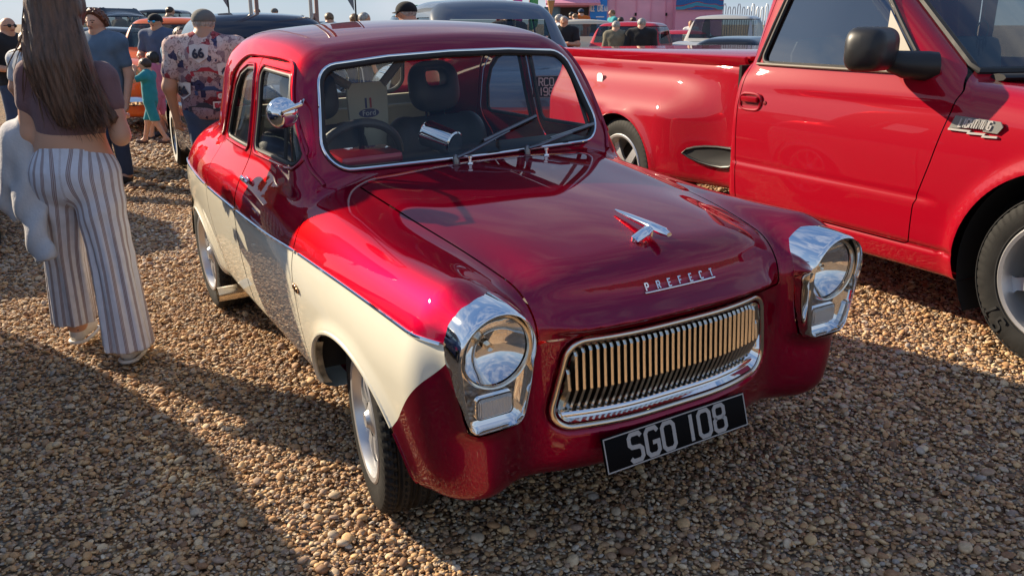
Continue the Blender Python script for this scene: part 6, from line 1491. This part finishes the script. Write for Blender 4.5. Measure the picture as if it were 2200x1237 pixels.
far = [('woman with long fair hair on the far left skyline', 258, 24, 26, rad(150), dict(female=1, top='brown_cloth', bottom='denim', hair='hair_fair', hairstyle='long', sleeve='long')),
 ('man in black cap and black top next to the fair-haired woman', 284, 22, 27, rad(110), dict(top='black_cloth', bottom='black_cloth', hair='hair_black', hat=('cap', 'cap_black', False), sleeve='long')),
 ('dark-clothed man standing left of the far black pickup', 309, 26, 23, rad(60), dict(top='black_cloth', bottom='black_cloth', hair='hair_brown', sleeve='long')),
 ('bare-headed man in black in front of the far black pickup', 367, 13, 23.5, rad(-40), dict(top='black_cloth', bottom='denim', hair='hair_brown', sleeve='long')),
 ('man in flat dark cap below the far pickup window', 362, 40, 20, rad(170), dict(top='black_cloth', bottom='denim', hair='hair_brown', hat=('cap', 'cap_black', False))),
 ('man in a bowler hat and pale blue top on the skyline', 453, 24, 27, rad(170), dict(top='sky_cloth', bottom='denim', hair='hair_brown', hat=('hat', 'cap_black', False))),
 ('far figure in a dark hat behind the navy car', 488, 33, 29, rad(90), dict(top='black_cloth', bottom='denim', hair='hair_brown', hat=('hat', 'cap_black', False))),
 ('man in black tee partly behind the left tripod', 556, 17, 30, rad(170), dict(top='black_cloth', bottom='denim', hair='hair_brown')),
 ('man in black tee and cap right of the left tripod', 594, 17, 30, rad(160), dict(top='black_cloth', bottom='denim', hair='hair_brown', hat=('cap', 'cap_grey', False))),
 ('brown-haired head just left of the right tripod', 650, 31, 20, rad(10), dict(top='khaki_cloth', bottom='denim', hair='hair_brown')),
 ('person in light blue shirt right of the right tripod', 709, 25, 17.5, rad(20), dict(top='sky_cloth', bottom='denim', hair='hair_fair', bulk=1.2)),
 ('grey-haired man with glasses on his head, beyond the roof', 780, 24, 14.8, rad(-60), dict(top='grey_cloth', bottom='denim', hair='hair_grey', skin=0)),
 ('fair head close to the grey-haired man', 763, 27, 16, rad(20), dict(top='khaki_cloth', bottom='denim', hair='hair_fair', skin=0)),
 ('brown head rising behind the blue-grey saloon roof', 1092, 15, 14.5, rad(0), dict(top='brown_cloth', bottom='denim', hair='hair_brown')),
 ('man with arms folded in black printed tee by the cream pickup', 1212, 33, 18.5, rad(170), dict(top='black_cloth', bottom='denim', hair='hair_grey', arms='fold', bulk=1.1, skin=0, h=.02)),
 ('man in white shirt beside the folded-arms man', 1199, 29, 19.5, rad(-80), dict(top='white_cloth', bottom='denim', hair='hair_grey', h=.022)),
 ('grey-haired woman in khaki with bag strap, back to us', 1323, 43, 17.5, rad(-15), dict(top='khaki_cloth', bottom='khaki_cloth', hair='hair_grey', sleeve='long', h=.02, female=1, bulk=1.1)),
 ('grey-haired man in black jacket beside the khaki woman', 1378, 37, 17.3, rad(-15), dict(top='black_cloth', bottom='denim', hair='hair_grey', sleeve='long', h=.02, bulk=1.15)),
 ('person in orange top at the kiosk hatch', 1248, 18, 33, rad(10), dict(top='orange_cloth', bottom='denim', hair='hair_black', hat=('cap', 'denim', False))),
 ('dark-haired customer at the kiosk hatch', 1228, 25, 32, rad(10), dict(top='black_cloth', bottom='denim', hair='hair_black')),
 ('fair-haired customer between the two at the hatch', 1236, 28, 31, rad(40), dict(top='white_cloth', bottom='denim', hair='hair_fair')),
 ('man in teal tee below the blue sign', 1316, 20, 30, rad(100), dict(top='teal_cloth', bottom='denim', hair='hair_fair', skin=0, bulk=1.15)),
 ('woman in black and white stripes by the pink wall', 1485, 43, 27, rad(150), dict(top='white_cloth', bottom='black_cloth', hair='hair_fair', female=1)),
 ('head just above the dark red pickup roof, left', 1333, 35, 24, rad(0), dict(top='grey_cloth', bottom='denim', hair='hair_brown')),
 ('head above the dark red pickup roof, right', 1360, 35, 24, rad(0), dict(top='grey_cloth', bottom='denim', hair='hair_brown'))]
for lb_, a, bt, D, fc, k in far: P_('person', lb_, a, bt, D, turn=fc, group='people further back at the show', **k)
# ================================================================ the young woman walking away at the left
wx_, wy_ = -1.302, 1.748
WH = thing('person', 'young woman with long brown hair, mauve crop top and striped trousers, walking away', 'person', (wx_, wy_, float(ground_z(wx_, wy_))+.004), YAW)
WH.scale = (.86, .92, 1.0)
tor = [((-.03, 0, .86), (-.03, 0, .93), .125, .112, 1.35, .95), ((-.03, 0, .95), (-.02, .01, 1.10), .108, .118, 1.30, .92), ((-.02, .01, 1.10), (-.012, .01, 1.20), .115, .095, 1.32, .85)]
sho2 = [((-.165, .01, 1.225), (.150, .01, 1.215), .058, .058), ((-.01, .015, 1.24), (-.005, .03, 1.36), .056, .048), ((-.005, .03, 1.34), (0, .03, 1.42), .047, .05)]
arm = {-1: [((-.185, .0, 1.215), (-.222, -.01, .985), .053, .042), ((-.222, -.01, .985), (-.150, .21, 1.05), .040, .028)], 1: [((.170, .0, 1.205), (.222, -.02, .990), .053, .042), ((.222, -.02, .990), (.12, .21, 1.06), .040, .028)]}
legw = {-1: [((-.115, 0, .84), (-.195, .088, .47), .095, .055), ((-.195, .088, .47), (-.247, .185, .10), .05, .036), ((-.250, .205, .09), (-.265, .32, .04), .036, .03)], 1: [((.06, 0, .84), (.085, -.02, .46), .10, .07), ((.085, -.02, .46), (.132, -.05, .10), .06, .038), ((.132, -.05, .09), (.145, .06, .04), .036, .03)]}
headp = [((0, .02, 1.50), (0, .045, 1.51), .090, .090, .92, 1.06), ((0, .06, 1.46), (0, .075, 1.405), .070, .042)]
hnd = hand_parts((-.150, .21, 1.03), (.6, .75, .1), (0, .3, -.9), None, L=.16, side=-1)+hand_parts((.12, .21, 1.04), (-.6, .75, .1), (0, .3, -.9), None, L=.16, side=1)
allw = tor+sho2+arm[-1]+arm[1]+legw[-1]+legw[1]+headp
fb1 = union(tor+sho2+legw[-1]+legw[1], .06); fb2 = [union(arm[s], .03) for s in (-1, 1)]; fb3 = union(headp, .03); fb4 = union(hnd, .01)
def wbody(x, y, z):
    d = smin(fb1(x, y, z), fb3(x, y, z), .02)
    for q in fb2: d = smin(d, q(x, y, z), .03)
    return smin(d, fb4(x, y, z), .014)
lo, hi = bounds(allw+hnd)
blob('body', wbody, lo, hi, .011, 'skin_1', WH)
# crop top with short sleeves
tp = [(p[0], p[1], p[2]+.009, p[3]+.009, *p[4:]) for p in tor[1:]]+[(p[0], p[1], p[2]+.008, p[3]+.006) for p in sho2[:1]]+[((-.01, .015, 1.22), (-.008, .02, 1.285), .062, .056)]
sl = [(arm[s][0][0], tuple(Vector(arm[s][0][0]).lerp(Vector(arm[s][0][1]), .40)), .064, .060) for s in (-1, 1)]
ft1, ft2 = union(tp, .05), union(sl, .02)
def wtop(x, y, z):
    d = smax(ft1(x, y, z), (.962+.012*np.sin(x*9))-z, .006); d = d+.0022*np.sin(34*(z+.35*np.abs(x+.02))+2)*np.exp(-((z-1.05)/.12)**2)
    d = smin(d, ft2(x, y, z), .035); return d
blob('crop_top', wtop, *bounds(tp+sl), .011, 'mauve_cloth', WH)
# wide striped trousers
trp = [((-.03, -.005, .84), (-.03, 0, .925), .145, .122, 1.36, 1.0), ((-.105, -.035, .80), (.055, -.035, .80), .098, .098)]
tl_ = {-1: [((-.118, -.01, .82), (-.195, .085, .48), .122, .092), ((-.195, .085, .48), (-.245, .175, .10), .092, .108)], 1: [((.062, -.01, .82), (.100, -.02, .47), .125, .100), ((.100, -.02, .47), (.140, -.05, .06), .100, .118)]}
ftr = union(trp, .06); fl_ = {s: union(tl_[s], .02) for s in (-1, 1)}
def wtr(x, y, z):
    d = ftr(x, y, z)
    for s in (-1, 1):
        q = fl_[s](x, y, z); kz = [tl_[s][1][1][2], tl_[s][1][0][2], tl_[s][0][0][2]]; w = np.arctan2(y-np.interp(z, kz, [tl_[s][1][1][1], tl_[s][1][0][1], tl_[s][0][0][1]]), x-np.interp(z, kz, [tl_[s][1][1][0], tl_[s][1][0][0], tl_[s][0][0][0]]))
        q = q+(.007*np.sin(w*7+s+3*z)+.004*np.sin(w*13+5*z))*sstep(.80, .35, z); d = smin(d, q, .018)
    d = d+.004*np.sin(40*(z-.6*np.abs(x+.03)))*np.exp(-((z-.68)/.07)**2)
    d = smax(d, z-.945, .01); d = smax(d, np.where(x < -.055, .118, .070)-z, .006); return d
trs = bsdf('striped_linen', (.62, .60, .62), .9, spec=.15, sheen=.2)
trp_o = blob('trousers', wtr, np.array((-.36, -.22, .05)), np.array((.25, .36, .97)), .0105, 'striped_linen', WH)
me = trp_o.data; P = np.array([v.co[:] for v in me.vertices]); uu = np.zeros(len(P))
for s in (-1, 1):
    (a0, a1, *_), (b0, b1, *_) = tl_[s]; ks = np.array([b1[2], b0[2], a0[2], 1.0]); cxs = np.interp(P[:, 2], ks, [b1[0], b0[0], a0[0], a0[0]+.0]); cys = np.interp(P[:, 2], ks, [b1[1], b0[1], a0[1], 0])
    mid = np.interp(P[:, 2], [.1, .47, .75, .95], [-.055, -.05, -.028, -.028]); m = (P[:, 0] < mid) if s < 0 else (P[:, 0] >= mid)
    # lateral coordinate, seen square on, kept continuous round the leg
    w = np.arctan2(P[:, 0]-cxs, -(P[:, 1]-cys)); uu = np.where(m, w*.112+.5*s, uu)
at_ = me.attributes.new('stripe', 'FLOAT', 'POINT'); at_.data.foreach_set('value', uu.astype(np.float32))
an = N_(trs, 'ShaderNodeAttribute', attribute_name='stripe')
mt = N_(trs, 'ShaderNodeMath', operation='MULTIPLY'); mt.inputs[1].default_value = 1/.040; L_(trs, an.outputs['Fac'], mt.inputs[0])
fr_n = N_(trs, 'ShaderNodeMath', operation='FRACT'); L_(trs, mt.outputs[0], fr_n.inputs[0])
rp = N_(trs, 'ShaderNodeValToRGB'); rp.color_ramp.interpolation = 'LINEAR'; e = rp.color_ramp.elements; base = (.74, .74, .80, 1); dk_ = (.30, .215, .22, 1); mdc = (.56, .50, .51, 1)
e[0].position = 0; e[0].color = base; e[1].position = 1; e[1].color = base
for p_, c in ((.40, base), (.43, dk_), (.47, dk_), (.50, mdc), (.54, mdc), (.57, dk_), (.62, dk_), (.65, mdc), (.69, mdc), (.72, dk_), (.76, dk_), (.79, base)): q = e.new(p_); q.color = c
L_(trs, fr_n.outputs[0], rp.inputs['Fac']); L_(trs, rp.outputs['Color'], B_(trs).inputs['Base Color']); vary(trs, 30, .06, 0, .25, 300)
# hair: mass plus loose strands
hp_ = [((0, .01, 1.53), (0, .02, 1.50), .112, .115, .98, 1.05), ((0, -.055, 1.48), (.005, -.095, 1.28), .108, .115, 1.15, .62), ((.005, -.095, 1.28), (.045, -.115, 1.13), .115, .085, 1.12, .50), ((.045, -.10, 1.18), (.150, -.095, 1.04), .085, .030, 1, .6), ((.0, -.105, 1.2), (.03, -.13, 1.05), .075, .025, 1, .6), ((-.06, -.075, 1.36), (-.07, -.10, 1.16), .06, .018, 1, .7), ((.05, -.085, 1.34), (.215, -.075, 1.06), .085, .028, 1, .6)]
fh_ = union(hp_, .05)
hm_ = hairm('hair_long', (.115, .058, .034))
def whair(x, y, z):
    d = fh_(x, y, z); u = x*1.0-.25*(1.45-z)
    d = d+(.005*np.sin(u*95+3*np.sin(z*7))+.003*np.sin(u*210+z*9))*sstep(1.58, 1.40, z)
    return smax(d, (y-.075)-1e-3, .03)
ho = blob('hair', whair, *bounds(hp_), .010, 'hair_long', WH)
rs = np.random.default_rng(5); mb = MB()
for i in range(620):
    w = rs.uniform(-1, 1); x0 = .098*w; y0 = -.10-.025*rs.uniform(-.4, 1)+.07*w*w; z0 = rs.uniform(1.25, 1.60); sp = rs.normal(0, .016)
    z1 = rs.uniform(.96, 1.17)+.06*abs(w); x1 = x0*1.15+.19*max(0, (1.38-z1)/.38)*(.3+.7*rs.uniform())+sp; y1 = -.140+rs.normal(0, .012)
    if rs.uniform() < .10: x1 = x0-rs.uniform(.02, .13); z1 = rs.uniform(1.10, 1.32); y1 = -.10+rs.normal(0, .02)
    P4 = [Vector((x0, y0+.02, z0)), Vector((x0*1.28, min(y0, -.105), .65*z0+.35*z1)), Vector((x0*.6+x1*.5, -.138, .3*z0+.7*z1)), Vector((x1, y1, z1))]
    ph = rs.uniform(0, 6.28); am = rs.uniform(.002, .007); pts = []
    for t in np.linspace(0, 1, 8):
        a_ = (1-t)**3; b_ = 3*t*(1-t)**2; c_ = 3*t*t*(1-t); d_ = t**3
        pts.append(P4[0]*a_+P4[1]*b_+P4[2]*c_+P4[3]*d_+Vector((am*math.sin(ph+t*9), am*.6*math.cos(ph+t*8), 0)))
    r0 = rs.uniform(.0016, .0034); mb.tube(pts, [r0*.8, r0, r0, r0, r0, r0*.9, r0*.6, .0004], 4, caps=False)
so2 = mb.build('loose_strands', MAT['hair_long'], ho, auto=None); so2['kind'] = 'stuff'
# cardigan hung over the left arm
cd = [((-.225, .03, 1.02), (-.285, .06, .93), .062, .085, 1.1, 1.2), ((-.29, .05, .95), (-.330, .05, .70), .100, .095, 1.1, 1.0), ((-.255, -.02, .95), (-.235, -.06, .72), .060, .075, 1.1, .7), ((-.245, -.07, .74), (-.150, -.175, .50), .062, .052, 1.15, .55), ((-.345, .02, .80), (-.350, .0, .66), .060, .040, 1, .8)]
fc_ = union(cd, .04)
def wcard(x, y, z): return smax(fc_(x, y, z)+.010*np.sin(44*x+10*z+8*np.sin(5*z))*sstep(1.0, .85, z)+.004*np.sin(31*z+40*x), np.where(x < -.26, .655, .475)+.25*(x+.2)-z, .012)
blob('cardigan', wcard, *bounds(cd), .011, 'cardigan_grey', WH)
# trainers
for s in (-1, 1):
    A = Vector((-.250, .20, .055)) if s < 0 else Vector((.135, -.055, .052)); Bq = A+Vector((-.015 if s < 0 else .02, .165, -.012))
    def fsh(x, y, z): return smax(smin(capf(x, y, z, tuple(A), tuple(Bq), .043, .038, .92, 1), capf(x, y, z, tuple(A), tuple(A+Vector((0, .01, .055))), .040, .034, .95, 1), .02), .006-z, .008)
    o = blob('trainer', fsh, *bounds([(tuple(A), tuple(Bq), .1, .1)]), .009, 'shoe_white', WH)
    MB().tube([A+Vector((.046*math.cos(w)*.95, .046*math.sin(w) if math.sin(w) < 0 else .20*math.sin(w), -.040)) for w in np.linspace(0, 2*math.pi, 30, endpoint=False)], .009, 8, closed=True).build('sole', MAT['shoe_white'], o)
    font_mesh('heel_lettering', 'FILA', .030, MAT['print_navy'], o, frame_mat(A+Vector((0, -.046, .020)), (1, 0, 0), (0, .1, 1)), .0015, offset=.001)
# small arm tattoo on the right upper arm
t0 = Vector((.185, -.052, 1.085))
bsdf('tattoo', (.10, .07, .06), .6)
mb = MB()
for a_, l_ in ((0, .045), (.6, .026), (-.5, .026), (2.4, .022), (-2.2, .022)): mb.tube([t0, t0+Vector((math.sin(a_)*l_*.6, -.001, -math.cos(a_)*l_))], [.003, .0015], 5)
mb.build('tattoo', MAT['tattoo'], WH)
